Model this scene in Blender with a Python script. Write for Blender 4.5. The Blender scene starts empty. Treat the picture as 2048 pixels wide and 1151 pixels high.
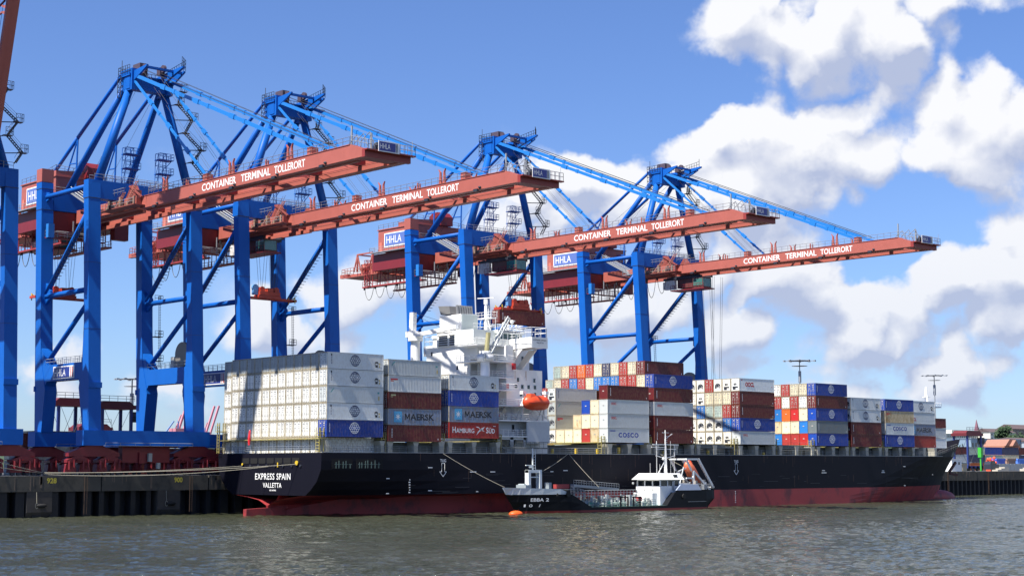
import bpy, math, random
from mathutils import Vector, Matrix
R = math.radians
random.seed(7)
scene = bpy.context.scene
col = scene.collection
# ------------------------------------------------------------------ camera
CAM = Vector((-159.56, -220.44, 8.46))
cd = bpy.data.cameras.new('camera')
cd.lens = 55.48; cd.sensor_width = 36; cd.clip_start = 1; cd.clip_end = 30000
cam = bpy.data.objects.new('camera', cd); col.objects.link(cam)
YAW, PITCH = 0.743072, 0.112818
cam.location = CAM
cam.rotation_euler = (math.pi / 2 + PITCH, 0.0011, -YAW)
scene.camera = cam
# ------------------------------------------------------------------ light
SUN_EL = R(57); SUN_OFF = R(4)
sd = Vector((-math.cos(SUN_OFF) * math.cos(SUN_EL), -math.sin(SUN_OFF) * math.cos(SUN_EL), math.sin(SUN_EL)))
ld = bpy.data.lights.new('sun', 'SUN'); ld.energy = 5.0; ld.angle = R(0.53); ld.color = (1.0, 0.95, 0.87)
sun = bpy.data.objects.new('sun', ld); col.objects.link(sun)
sun.rotation_euler = (-sd).to_track_quat('-Z', 'Y').to_euler()
sun.location = (0, 0, 300)
scene.view_settings.view_transform = 'Standard'; scene.view_settings.look = 'None'
scene.view_settings.exposure = 0.95; scene.view_settings.gamma = 1.0
scene.view_settings.use_curve_mapping = False
world = bpy.data.worlds.new('World'); scene.world = world; world.use_nodes = True


class NT:
    """small helper to write node graphs"""
    def __init__(s, tree): s.t = tree; s.n = tree.nodes; s.l = tree.links
    def node(s, t, **k):
        n = s.n.new(t)
        for a, b in k.items(): setattr(n, a, b)
        return n
    def put(s, sock, v):
        if v is None: return
        if isinstance(v, bpy.types.NodeSocket): s.l.new(v, sock)
        else: sock.default_value = v
    def math(s, op, a, b=None, c=None, clamp=False):
        n = s.node('ShaderNodeMath', operation=op, use_clamp=clamp)
        s.put(n.inputs[0], a); s.put(n.inputs[1], b); s.put(n.inputs[2], c)
        return n.outputs[0]
    def vec(s, op, a, b=None, scale=None):
        n = s.node('ShaderNodeVectorMath', operation=op)
        s.put(n.inputs[0], a)
        if b is not None: s.put(n.inputs[1], b)
        if scale is not None: s.put(n.inputs['Scale'], scale)
        return n.outputs['Value'] if op in ('LENGTH', 'DOT_PRODUCT') else n.outputs[0]
    def noise(s, v, scale, detail=4, rough=0.55, lac=2.0, dist=0.0, color=False):
        n = s.node('ShaderNodeTexNoise')
        s.put(n.inputs['Vector'], v); n.inputs['Scale'].default_value = scale
        n.inputs['Detail'].default_value = detail; n.inputs['Roughness'].default_value = rough
        n.inputs['Lacunarity'].default_value = lac; n.inputs['Distortion'].default_value = dist
        return n.outputs['Color' if color else 'Fac']
    def ramp(s, f, a, b, smooth=True):
        n = s.node('ShaderNodeMapRange'); n.interpolation_type = 'SMOOTHSTEP' if smooth else 'LINEAR'
        s.put(n.inputs[0], f); n.inputs[1].default_value = a; n.inputs[2].default_value = b
        n.inputs[3].default_value = 0; n.inputs[4].default_value = 1
        return n.outputs[0]
    def mix(s, f, a, b, blend='MIX'):
        n = s.node('ShaderNodeMix', data_type='RGBA', blend_type=blend)
        s.put(n.inputs[0], f); s.put(n.inputs[6], a); s.put(n.inputs[7], b)
        return n.outputs[2]
    def comb(s, x, y, z):
        n = s.node('ShaderNodeCombineXYZ')
        s.put(n.inputs[0], x); s.put(n.inputs[1], y); s.put(n.inputs[2], z)
        return n.outputs[0]


# ------------------------------------------------------------------ sky with cumulus clouds, laid out by compass bearing and elevation
def azel(u, v):            # bearing and elevation (radians) from degrees-like picture notes
    f = 3156.0
    fw = Vector((math.sin(YAW) * math.cos(PITCH), math.cos(YAW) * math.cos(PITCH), math.sin(PITCH)))
    rt = Vector((math.cos(YAW), -math.sin(YAW), 0)); up = rt.cross(fw)
    d = (fw + rt * ((u - 1024) / f) - up * ((v - 575.5) / f)).normalized()
    return math.atan2(d.x, d.y), math.asin(d.z)


CLOUDS = [  # u, v, radius u, radius v, weight
    (1720, 70, 290, 120, 1.05), (1580, 150, 160, 95, .9), (1880, 20, 180, 90, .8), (1800, 190, 240, 90, 1.0), (1700, 250, 220, 70, .95),
    (1520, 60, 130, 100, 1.0), (2010, 250, 170, 150, 1.15), (1900, 330, 260, 110, 1.1), (1640, 290, 260, 80, 1.0), (1420, 270, 170, 60, .85), (1760, 390, 250, 70, .85),
    (1180, 350, 120, 60, 1.1), (1290, 390, 170, 80, 1.15), (1480, 400, 200, 110, 1.15), (1540, 540, 190, 110, .95), (1060, 430, 120, 80, .95),
    (1640, 590, 150, 60, .95), (1990, 560, 150, 110, 1.2), (1900, 600, 110, 60, 1.0), (2040, 500, 90, 80, 1.1), (2000, 660, 180, 60, 1.0),
    (1760, 690, 140, 55, 1.05), (1560, 740, 160, 40, .7), (1920, 740, 200, 60, .95), (1730, 790, 300, 45, .75), (1480, 660, 160, 60, .7),
    (900, 570, 200, 70, .9), (1130, 620, 260, 90, .95), (700, 600, 130, 70, .9), (600, 660, 160, 60, .85), (1350, 620, 200, 90, .8),
    (1650, 610, 480, 150, .62), (1700, 270, 360, 150, .62), (1050, 640, 350, 110, .55), (1350, 740, 500, 60, .5), (1900, 780, 300, 50, .5), (300, 790, 500, 40, .42), (540, 620, 60, 45, .7), (140, 690, 55, 40, .85), (60, 725, 90, 40, .8), (110, 760, 90, 40, .6), (350, 770, 90, 30, .65), (330, 810, 160, 30, .5),
    (900, 800, 800, 70, .35), (2500, 300, 300, 150, 1.0), (2450, 700, 300, 90, 1.0),
]

GAPS = [(700, 80, 260, 130, .4), (350, 40, 200, 100, .35), (1850, 440, 120, 55, .9), (1400, 210, 90, 35, .7), (1780, 520, 60, 70, .7), (2048, 60, 90, 80, .5), (1250, 240, 90, 50, .6), (1700, 520, 60, 40, .3), (1950, 780, 160, 30, .3)]
UNDERSIDES = [(1650, 190, 330, 45, .45), (1850, 150, 150, 60, .3), (1480, 300, 240, 38, .60), (1900, 420, 160, 60, .35), (1650, 500, 260, 60, .35), (1600, 590, 180, 40, .45), (1880, 690, 220, 45, .40), (2030, 620, 90, 50, .3), (1500, 700, 250, 40, .35), (1800, 760, 300, 30, .35), (1150, 480, 180, 50, .25), (1000, 690, 280, 60, .25), (80, 770, 120, 40, .2)]
FILL_CLOUDS = [(3.0, .42, .45, .22, 1.1), (2.25, .32, .35, .2, 1.0)]   # unseen clouds added behind the camera to light waterward faces: bearing, elevation, radii, weight


def make_world():
    g = bpy.data.node_groups.new('cloud_density', 'ShaderNodeTree')
    g.interface.new_socket('P', in_out='INPUT', socket_type='NodeSocketVector')
    g.interface.new_socket('D', in_out='OUTPUT', socket_type='NodeSocketFloat')
    t = NT(g); gi = t.node('NodeGroupInput'); go = t.node('NodeGroupOutput')
    P = gi.outputs[0]
    wob = t.vec('SUBTRACT', t.noise(P, 14, 5, .6, color=True), (.5, .5, .5))
    Q = t.vec('ADD', P, t.vec('SCALE', wob, scale=.05))
    total = None
    for c in CLOUDS + FILL_CLOUDS:
        if c in FILL_CLOUDS: a, e, ru, rv, w = c; ru *= 3156; rv *= 3156
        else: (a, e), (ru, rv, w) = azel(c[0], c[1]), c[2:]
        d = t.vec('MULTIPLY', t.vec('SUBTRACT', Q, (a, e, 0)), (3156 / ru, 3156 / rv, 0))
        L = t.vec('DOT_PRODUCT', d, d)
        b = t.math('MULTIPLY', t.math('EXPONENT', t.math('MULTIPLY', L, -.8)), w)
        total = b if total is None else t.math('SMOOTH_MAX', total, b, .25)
    n1 = t.noise(P, 11, 5, .55, dist=.1)
    n2 = t.noise(P, 42, 7, .62)
    def bil(sc, k): return t.math('MULTIPLY', t.math('ABSOLUTE', t.math('SUBTRACT', t.noise(Q, sc, 0), .5)), k)
    edge = t.math('MULTIPLY', total, 1.6, clamp=True)
    for (u, v, ru, rv, w) in GAPS:
        a, e = azel(u, v)
        d = t.vec('MULTIPLY', t.vec('SUBTRACT', Q, (a, e, 0)), (3156 / ru, 3156 / rv, 0))
        total = t.math('SUBTRACT', total, t.math('MULTIPLY', t.math('EXPONENT', t.math('MULTIPLY', t.vec('DOT_PRODUCT', d, d), -.8)), w))
    big = t.math('ADD', total, t.math('MULTIPLY', t.math('MULTIPLY_ADD', n1, .8, -.40), edge))
    big = t.math('ADD', big, t.math('MULTIPLY', t.math('SUBTRACT', t.math('ADD', bil(13, 2.4), bil(30, 1.3)), .36), edge))
    fine = t.math('ADD', t.math('MULTIPLY_ADD', n2, .5, -.25), t.math('MULTIPLY_ADD', t.noise(P, 130, 4, .6), .18, -.09))
    D = t.math('ADD', big, t.math('MULTIPLY', fine, edge))
    g.interface.new_socket('S', in_out='OUTPUT', socket_type='NodeSocketFloat')
    t.l.new(D, go.inputs[0]); t.l.new(big, go.inputs[1])
    w = NT(world.node_tree); w.n.clear()
    tc = w.node('ShaderNodeTexCoord'); sp = w.node('ShaderNodeSeparateXYZ'); w.l.new(tc.outputs['Generated'], sp.inputs[0])
    az = w.math('ARCTAN2', sp.outputs[0], sp.outputs[1]); el = w.math('ARCSINE', sp.outputs[2])
    P = w.comb(az, el, 0)
    def dens(p):
        n = w.node('ShaderNodeGroup'); n.node_tree = g; w.l.new(p, n.inputs[0]); return n.outputs[0], n.outputs[1]
    (D0, S0), (D1, S1) = dens(P), dens(w.vec('ADD', P, (-.006, .016, 0)))
    alpha = w.ramp(D0, .33, .74)
    lit = w.math('MULTIPLY_ADD', w.math('SUBTRACT', S0, S1), 1.5, .80)
    lit = w.math('ADD', lit, w.math('MULTIPLY', w.math('SUBTRACT', D0, D1), .45))
    gr = None
    for (u, v, ru, rv, k) in UNDERSIDES:
        a_, e_ = azel(u, v)
        d = w.vec('MULTIPLY', w.vec('SUBTRACT', P, (a_, e_, 0)), (3156 / ru, 3156 / rv, 0))
        b = w.math('MULTIPLY', w.math('EXPONENT', w.math('MULTIPLY', w.vec('DOT_PRODUCT', d, d), -.9)), k)
        gr = b if gr is None else w.math('ADD', gr, b)
    gr = w.math('MULTIPLY', gr, w.math('MULTIPLY_ADD', w.noise(P, 16, 4, .6), 1.4, .3))
    lit = w.math('SUBTRACT', lit, gr, clamp=True)
    cc = w.mix(lit, (.245, .28, .385, 1), (.50, .505, .525, 1))
    cc = w.mix(w.ramp(el, .22, .0), cc, w.mix(.35, cc, (.25, .31, .42, 1)))
    sky = w.node('ShaderNodeTexSky', sky_type='NISHITA')
    sky.sun_disc = False; sky.sun_elevation = SUN_EL; sky.sun_rotation = math.atan2(sd.x, sd.y)
    sky.altitude = 0; sky.air_density = 1.0; sky.dust_density = .35; sky.ozone_density = 3.0
    base = w.vec('MULTIPLY', sky.outputs[0], (.048, .0575, .081))
    # mix the clouds over the sky; the added rear ones lift the fill
    full = w.mix(alpha, base, cc)
    bg = w.node('ShaderNodeBackground'); w.l.new(full, bg.inputs[0]); bg.inputs[1].default_value = 1.0
    out = w.node('ShaderNodeOutputWorld'); w.l.new(bg.outputs[0], out.inputs[0])


make_world()

# ------------------------------------------------------------------ materials
MATS = {}
CW_ = 2.44


def mat(name, c, rough=.5, metal=0.0, var=.12, scale=1.2, stretch=(1, 1, 1), dirt=None, dirt_amt=.35, dirt_thr=.58, rnd=0.0, bump=0.0, spec=.5, seam=0.0):
    if name in MATS: return MATS[name]
    m = bpy.data.materials.new(name); m.use_nodes = True
    t = NT(m.node_tree); b = t.n['Principled BSDF']
    tc = t.node('ShaderNodeTexCoord'); v = t.vec('MULTIPLY', tc.outputs['Object'], stretch)
    oi = t.node('ShaderNodeObjectInfo')
    v = t.vec('ADD', v, t.vec('SCALE', (31., 17., 9.), scale=oi.outputs['Random']))
    n = t.noise(v, scale, 5, .6)
    k = t.math('MULTIPLY_ADD', n, 2 * var, 1 - var)
    if rnd: k = t.math('MULTIPLY', k, t.math('MULTIPLY_ADD', oi.outputs['Random'], 2 * rnd, 1 - rnd))
    colr = t.vec('SCALE', tuple(c), scale=k)
    if seam:
        sx = t.node('ShaderNodeSeparateXYZ'); t.l.new(tc.outputs['Object'], sx.inputs[0])
        zz = t.math('ABSOLUTE', t.math('SUBTRACT', sx.outputs[2], 1.43)); zm = t.ramp(zz, 1.02, 1.42)
        yy = t.math('ABSOLUTE', t.math('SUBTRACT', sx.outputs[1], CW_ / 2)); ym = t.ramp(yy, .9, 1.2)
        sn = t.noise(t.vec('MULTIPLY', v, (1, 1, .5)), 3.2, 5, .7)
        f = t.math('MULTIPLY', t.math('MAXIMUM', zm, t.math('MULTIPLY', ym, .7)), t.ramp(sn, .42, .62))
        colr = t.mix(t.math('MULTIPLY', f, seam), colr, (.34, .22, .08, 1))
    if dirt:
        dn = t.noise(t.vec('MULTIPLY', v, (1, 1, .35)), scale * 2.3, 6, .65)
        f = t.math('MULTIPLY', t.ramp(dn, dirt_thr, dirt_thr + .2), dirt_amt)
        colr = t.mix(f, colr, tuple(dirt) + (1,))
    t.l.new(colr, b.inputs['Base Color'])
    b.inputs['Roughness'].default_value = rough; b.inputs['Metallic'].default_value = metal
    b.inputs['Specular IOR Level'].default_value = spec
    if bump:
        bn = t.node('ShaderNodeBump'); bn.inputs['Strength'].default_value = bump; bn.inputs['Distance'].default_value = .05
        t.l.new(n, bn.inputs['Height']); t.l.new(bn.outputs[0], b.inputs['Normal'])
    MATS[name] = m
    return m


def glass(name, c, rough=.08):
    m = mat(name, c, rough, 0, .05, spec=.9)
    return m


BLUE = mat('crane_blue_paint', (.006, .100, .42), .45, var=.12, scale=.35, dirt=(.008, .06, .30), dirt_amt=.5, spec=.18)
STAYB = mat('stay_light_blue_paint', (.015, .17, .52), .4, var=.08)
RED = mat('boom_red_paint', (.37, .100, .074), .5, var=.14, scale=.5, dirt=(.22, .05, .035), dirt_amt=.5)
DRED = mat('dark_red_paint', (.18, .014, .020), .5, var=.2, scale=.6, dirt=(.05, .01, .012), dirt_amt=.6)
STEEL = mat('galvanised_steel', (.30, .32, .34), .5, .3, .15)
DSTEEL = mat('dark_steel', (.035, .04, .055), .5, .2, .2)
WHITE = mat('white_paint', (.80, .80, .78), .45, var=.05, scale=.4, dirt=(.5, .46, .36), dirt_amt=.25, dirt_thr=.6)
LETTER = mat('lettering_white', (.82, .82, .80), .5, var=.04)
SIGNB = mat('sign_blue', (.018, .035, .22), .4, var=.05)
SIGNR = mat('sign_red', (.5, .03, .02), .4, var=.05)
CABGL = glass('cab_green_glass', (.05, .16, .14))
WINGL = glass('window_dark_glass', (.012, .016, .02))
ORANGE = mat('lifeboat_orange', (.72, .075, .02), .4, var=.1)
YELLOW = mat('safety_yellow', (.62, .42, .03), .5, var=.15)
ROPE = mat('rope_cream', (.30, .28, .22), .8)
CABLE = mat('black_cable', (.015, .015, .018), .6)
HULLB = mat('hull_black_paint', (.006, .006, .012), .55, spec=.18, var=.25, scale=.12, stretch=(1, 1, .6), dirt=(.016, .016, .022), dirt_amt=.35, dirt_thr=.55)
HULLR = mat('hull_red_boot_topping', (.33, .035, .038), .55, var=.25, scale=.25, stretch=(.5, 1, 1), dirt=(.09, .022, .03), dirt_amt=.8, dirt_thr=.47)
DECKG = mat('deck_grey_green', (.16, .17, .15), .6, var=.25, dirt=(.30, .20, .09), dirt_amt=.5)
PILLAR = mat('stanchion_cream', (.42, .40, .33), .6, var=.2, dirt=(.2, .11, .05), dirt_amt=.5)
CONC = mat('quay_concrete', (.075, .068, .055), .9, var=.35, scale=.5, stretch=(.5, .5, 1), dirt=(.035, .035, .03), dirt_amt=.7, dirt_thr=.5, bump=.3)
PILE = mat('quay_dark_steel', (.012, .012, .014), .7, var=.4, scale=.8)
RUBBER = mat('black_rubber', (.012, .012, .012), .8)


# ------------------------------------------------------------------ mesh helper
class MB:
    def __init__(s, off=(0, 0, 0)): s.v = []; s.f = []; s.m = []; s.o = off; s.cur = 0
    def add(s, vs, fs):
        k = len(s.v); ox, oy, oz = s.o
        s.v += [(a[0] - ox, a[1] - oy, a[2] - oz) for a in vs]
        s.f += [tuple(i + k for i in f) for f in fs]; s.m += [s.cur] * len(fs)
        return s
    def box(s, x0, x1, y0, y1, z0, z1):
        return s.loft([((x0, y0, z0), (x1, y0, z0), (x1, y1, z0), (x0, y1, z0)), ((x0, y0, z1), (x1, y0, z1), (x1, y1, z1), (x0, y1, z1))])
    def loft(s, rings, cap=True):
        n = len(rings[0]); vs = [p for r in rings for p in r]; fs = []
        for i in range(len(rings) - 1):
            for j in range(n):
                a = i * n + j; b = i * n + (j + 1) % n
                fs.append((a, b, b + n, a + n))
        if cap:
            fs.append(tuple(range(n - 1, -1, -1))); k = (len(rings) - 1) * n
            fs.append(tuple(range(k, k + n)))
        return s.add(vs, fs)
    def prism(s, poly, axis, a, b):   # poly in the two other axes, extruded along axis
        def P(p, t):
            return (t, p[0], p[1]) if axis == 'X' else (p[0], t, p[1]) if axis == 'Y' else (p[0], p[1], t)
        ar = sum(poly[i][0] * poly[(i + 1) % len(poly)][1] - poly[(i + 1) % len(poly)][0] * poly[i][1] for i in range(len(poly)))
        pl = list(poly) if (ar > 0) == (axis != 'Y') else list(poly)[::-1]
        if a > b: a, b = b, a
        return s.loft([[P(p, a) for p in pl], [P(p, b) for p in pl]])
    def tube(s, p, q, r, r2=None, n=8, cap=True):
        p = Vector(p); q = Vector(q); d = (q - p)
        if d.length < 1e-6: return s
        d.normalize(); h = Vector((0, 0, 1)) if abs(d.z) < .95 else Vector((1, 0, 0))
        a = d.cross(h).normalized(); b = d.cross(a); r2 = r if r2 is None else r2
        R0 = [tuple(p + (a * math.cos(t) + b * math.sin(t)) * r) for t in [2 * math.pi * i / n for i in range(n)]]
        R1 = [tuple(q + (a * math.cos(t) + b * math.sin(t)) * r2) for t in [2 * math.pi * i / n for i in range(n)]]
        return s.loft([R0, R1], cap)
    def bar(s, p, q, w, h):            # rectangular bar: w across (horizontal), h in the other way
        p = Vector(p); q = Vector(q); d = (q - p).normalized()
        up = Vector((0, 0, 1)) if abs(d.z) < .97 else Vector((0, 1, 0))
        a = d.cross(up).normalized() * w / 2; b = a.cross(d).normalized() * h / 2
        return s.loft([[tuple(c + a * i + b * j) for i, j in ((-1, -1), (1, -1), (1, 1), (-1, 1))] for c in (p, q)])
    def line(s, pts, r, n=4):
        for a, b in zip(pts[:-1], pts[1:]): s.tube(a, b, r, n=n, cap=False)
        return s
    def rail(s, pts, h=1.1, step=1.8, r=.035, mids=1):
        for a, b in zip(pts[:-1], pts[1:]):
            a = Vector(a); b = Vector(b); L = (b - a).length; n = max(1, round(L / step))
            for i in range(n + 1):
                p = a.lerp(b, i / n); s.tube(p, p + Vector((0, 0, h)), r, n=3, cap=False)
            for k in range(mids + 1):
                o = Vector((0, 0, h * (1 - k / (mids + 1)))); s.tube(a + o, b + o, r, n=3, cap=False)
        return s
    def disc(s, c, r, axis, t, n=16):
        c = Vector(c); d = {'X': Vector((1, 0, 0)), 'Y': Vector((0, 1, 0)), 'Z': Vector((0, 0, 1))}[axis] * t / 2
        return s.tube(c - d, c + d, r, n=n)
    def ball(s, c, rx, ry, rz, nu=12, nv=8, jit=0.0):
        vs = []; fs = []
        for i in range(nv + 1):
            th = math.pi * i / nv
            for j in range(nu):
                ph = 2 * math.pi * j / nu; k = 1 + random.uniform(-jit, jit)
                vs.append((c[0] + rx * k * math.sin(th) * math.cos(ph), c[1] + ry * k * math.sin(th) * math.sin(ph), c[2] + rz * k * math.cos(th)))
        for i in range(nv):
            for j in range(nu):
                a = i * nu + j; b = i * nu + (j + 1) % nu
                fs.append((a, a + nu, b + nu, b))
        return s.add(vs, fs)
    def mesh(s, name, mats, smooth=False):
        me = bpy.data.meshes.new(name); me.from_pydata(s.v, [], s.f)
        for m in (mats if isinstance(mats, (list, tuple)) else [mats]): me.materials.append(m)
        me.polygons.foreach_set('material_index', s.m)
        if smooth: me.polygons.foreach_set('use_smooth', [True] * len(s.f))
        me.update(); return me
    def each(s, name, mats, parent=None, smooth=False):
        """one object per connected piece"""
        g = list(range(len(s.v)))
        def fd(i):
            while g[i] != i: g[i] = g[g[i]]; i = g[i]
            return i
        for f in s.f:
            a = fd(f[0])
            for i in f[1:]: g[fd(i)] = a
        comp = {}
        for f, m_ in zip(s.f, s.m): comp.setdefault(fd(f[0]), []).append((f, m_))
        last = None
        for fs in comp.values():
            b = MB(); mp = {}
            for f, m_ in fs:
                for i in f:
                    if i not in mp: mp[i] = len(b.v); b.v.append(s.v[i])
                b.f.append(tuple(mp[i] for i in f)); b.m.append(m_)
            last = b.obj(name, mats, parent, smooth)
        return last
    def obj(s, name, mats, parent=None, smooth=False, loc=None):
        o = bpy.data.objects.new(name, s.mesh(name, mats, smooth)); col.objects.link(o)
        if parent: o.parent = parent
        if loc: o.location = loc
        return o


def tag(o, label=None, cat=None, group=None, kind=None):
    for k, v in (('label', label), ('category', cat), ('group', group), ('kind', kind)):
        if v: o[k] = v
    return o


def empty(name, loc=(0, 0, 0), parent=None):
    o = bpy.data.objects.new(name, None); col.objects.link(o); o.location = loc; o.empty_display_size = .5
    if parent: o.parent = parent
    return o


def kids(o): return KIDS.get(o.name, [])


def copy_tree(o, parent=None):
    c = o.copy(); col.objects.link(c); c.parent = parent
    for ch in list(o.children): copy_tree(ch, c)
    return c


TXT = {}


def text_mesh(s, bold=.012, spacing=1.0):
    key = (s, bold, spacing)
    if key not in TXT:
        cu = bpy.data.curves.new('lettering', 'FONT'); cu.body = s; cu.offset = bold; cu.resolution_u = 3
        cu.space_character = spacing; cu.extrude = 0
        o = bpy.data.objects.new('lettering_source', cu); col.objects.link(o)
        bpy.context.view_layer.update()
        me = bpy.data.meshes.new_from_object(o.evaluated_get(bpy.context.evaluated_depsgraph_get()))
        bpy.data.objects.remove(o)
        vs = [tuple(v.co) for v in me.vertices]; fs = [tuple(p.vertices) for p in me.polygons]
        x0 = min(v[0] for v in vs); x1 = max(v[0] for v in vs); y0 = min(v[1] for v in vs); y1 = max(v[1] for v in vs)
        TXT[key] = ([((v[0] - x0) / (x1 - x0), (v[1] - y0) / (y1 - y0)) for v in vs], fs)
        bpy.data.meshes.remove(me)
    return TXT[key]


def put_text(mb, s, origin, du, dv, w, h, bold=.012, spacing=1.0):
    """lettering as flat painted shapes: origin is the lower left corner, du / dv unit vectors to the right and up"""
    vs, fs = text_mesh(s, bold, spacing)
    o = Vector(origin); du = Vector(du); dv = Vector(dv)
    mb.add([tuple(o + du * (a * w) + dv * (b * h)) for a, b in vs], fs)
    return mb


def ring(mb, c, du, dv, ru, rv, wd, n=28):
    c = Vector(c); du = Vector(du); dv = Vector(dv); vs = []
    for i in range(n):
        t = 2 * math.pi * i / n; a, b = math.cos(t), math.sin(t)
        vs.append(tuple(c + du * (a * ru) + dv * (b * rv))); vs.append(tuple(c + du * (a * (ru - wd)) + dv * (b * (rv - wd))))
    fs = [(2 * i, (2 * i + 2) % (2 * n), (2 * i + 3) % (2 * n), 2 * i + 1) for i in range(n)]
    return mb.add(vs, fs)


def flat(mb, o, du, dv, pts):
    o = Vector(o); du = Vector(du); dv = Vector(dv)
    return mb.add([tuple(o + du * a + dv * b) for a, b in pts], [tuple(range(len(pts)))])

# ------------------------------------------------------------------ setting: water, quay, ground
def water():
    m = bpy.data.materials.new('river_water'); m.use_nodes = True
    t = NT(m.node_tree); b = t.n['Principled BSDF']
    tc = t.node('ShaderNodeTexCoord'); P = tc.outputs['Object']
    big = t.noise(P, .02, 4, .6)
    c = t.mix(t.ramp(big, .35, .65), (.036, .040, .022, 1), (.050, .054, .036, 1))
    t.l.new(c, b.inputs['Base Color'])
    b.inputs['Roughness'].default_value = .08; b.inputs['IOR'].default_value = 1.33
    w1 = t.noise(t.vec('MULTIPLY', P, (1, 1, 1)), .34, 5, .62, dist=.4)
    w2 = t.noise(t.vec('MULTIPLY', P, (1, 1.6, 1)), 1.4, 4, .65)
    w3 = t.noise(P, .09, 3, .5)
    patch = t.ramp(t.noise(P, .03, 3, .55), .3, .7)
    h = t.math('ADD', t.math('MULTIPLY', w1, .8), t.math('MULTIPLY', w2, .45))
    h = t.math('ADD', t.math('MULTIPLY', h, t.math('MULTIPLY_ADD', patch, .7, .5)), t.math('MULTIPLY', w3, .8))
    bn = t.node('ShaderNodeBump'); bn.inputs['Strength'].default_value = 1.0; bn.inputs['Distance'].default_value = 1.0
    t.l.new(h, bn.inputs['Height']); t.l.new(bn.outputs[0], b.inputs['Normal'])
    # rippled sheet: real swell near the camera, flat far away
    import numpy as np
    X0, X1, Y0, Y1 = -190, 330, -200, 40
    nx, ny = 940, 560
    gx, gy = np.meshgrid(np.linspace(X0, X1, nx + 1), np.linspace(Y0, Y1, ny + 1))
    rs = np.random.RandomState(5); z = np.zeros_like(gx)
    for k in range(56):
        lam = 1.3 * (3.6 / 1.3) ** rs.rand(); th = math.radians(200 + rs.randn() * 38); kk = 2 * math.pi / lam
        z += (.0064 * lam ** .8) * np.sin(kk * (gx * math.cos(th) + gy * math.sin(th)) + rs.rand() * 6.28)
    gust = .75 + .35 * np.sin(gx * .031 + 1.3 * np.sin(gy * .043)) * np.sin(gy * .06 + gx * .012 + 1)
    e = np.minimum(1, np.minimum(np.minimum(np.arange(nx + 1), nx - np.arange(nx + 1))[None, :], np.minimum(np.arange(ny + 1), ny - np.arange(ny + 1))[:, None]) / 12)
    z *= gust * e
    co = np.stack([gx, gy, z], -1).reshape(-1, 3)
    ii = np.arange(nx)[None, :] + (nx + 1) * np.arange(ny)[:, None]
    qs = np.stack([ii, ii + 1, ii + nx + 2, ii + nx + 1], -1).reshape(-1, 4)
    F = 9000
    far = [(-F, -F, 0), (F, -F, 0), (F, Y0, 0), (-F, Y0, 0), (X0, Y0, 0), (X0, Y1, 0), (-F, Y1, 0), (X1, Y0, 0), (F, Y1, 0), (X1, Y1, 0)]
    nb = len(co); co = np.concatenate([co, np.array(far, float)])
    qs = np.concatenate([qs, np.array([(0, 1, 2, 3), (3, 4, 5, 6), (7, 2, 8, 9)]) + nb]).astype(np.int32)
    me = bpy.data.meshes.new('river_water'); me.vertices.add(len(co)); me.vertices.foreach_set('co', co.ravel().astype(np.float32))
    me.loops.add(qs.size); me.loops.foreach_set('vertex_index', qs.ravel()); me.polygons.add(len(qs)); me.polygons.foreach_set('loop_start', np.arange(0, qs.size, 4, dtype=np.int32)); me.polygons.foreach_set('loop_total', np.full(len(qs), 4, np.int32))
    me.polygons.foreach_set('use_smooth', np.ones(len(qs), bool)); me.update(calc_edges=True); me.materials.append(m)
    o = bpy.data.objects.new('river_water', me); col.objects.link(o); tag(o, kind='structure')


water()
GROUND = mat('terminal_asphalt', (.06, .06, .058), .9, var=.25, scale=.05)
g = MB()
g.add([(-9000, 35.0, 7), (9000, 35.0, 7), (9000, 12000, 7), (-9000, 12000, 7)], [(0, 1, 2, 3)])
tag(g.obj('terminal_ground', GROUND), kind='structure')

QY = 34.0
quay = empty('quay_wall', (100, QY, 0))
tag(quay, 'long concrete quay wall with dark piled face beneath its edge beam', 'quay wall')
QO = (100, QY, 0)
m1 = MB(QO)
xs = [-300, -23.7, -2.0, 1.7, 30, 60, 90, 120, 150, 180, 210, 226, 250.8, 262, 290, 330, 380, 440, 520]
for i in range(len(xs) - 1):
    a, b = xs[i] + .12, xs[i + 1] - .12
    dz = random.uniform(-.05, .05)
    m1.box(a, b, QY + random.uniform(0, .08), QY + 3.4, 4.35, 6.996 + 0 * dz)
m1.obj('edge_beam', CONC, quay)
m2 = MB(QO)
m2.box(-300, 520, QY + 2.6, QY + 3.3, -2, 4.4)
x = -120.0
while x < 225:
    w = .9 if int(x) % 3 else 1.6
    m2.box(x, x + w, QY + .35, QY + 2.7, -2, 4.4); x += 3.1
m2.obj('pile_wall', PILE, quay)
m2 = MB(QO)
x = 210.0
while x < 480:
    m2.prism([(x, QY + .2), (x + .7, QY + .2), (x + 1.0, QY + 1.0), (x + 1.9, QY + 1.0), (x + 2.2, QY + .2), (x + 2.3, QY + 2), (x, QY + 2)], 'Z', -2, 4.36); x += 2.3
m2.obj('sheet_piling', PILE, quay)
for x in (-37.5, -12.5, 18.0):
    m3 = MB(QO); m3.box(x, x + 4.6, QY + .06, QY + 2.6, .9, 4.34); m3.prism([(QY + .06, .9), (QY + 2.6, .9), (QY + 2.6, -1), (QY + 1.4, -1)], 'X', x, x + 4.6)
    p_ = m3.obj('fender_block', mat('fender_concrete', (.06, .052, .045), .9, var=.3), quay)
    f = MB(QO); f.ball((x + 2.6, QY - .25, 2.0), .95, .35, .35); f.obj('rubber_fender', RUBBER, quay)
    f = MB(QO); f.line([(x + 1.7, QY - .02, 4.3), (x + 1.75, QY - .1, 2.4)], .05); ring(f, (x + 1.75, QY - .12, 2.0), (1, 0, 0), (0, 0, 1), .3, .5, .1); f.obj('mooring_ring', ROPE, quay)
f = MB(QO)
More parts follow.
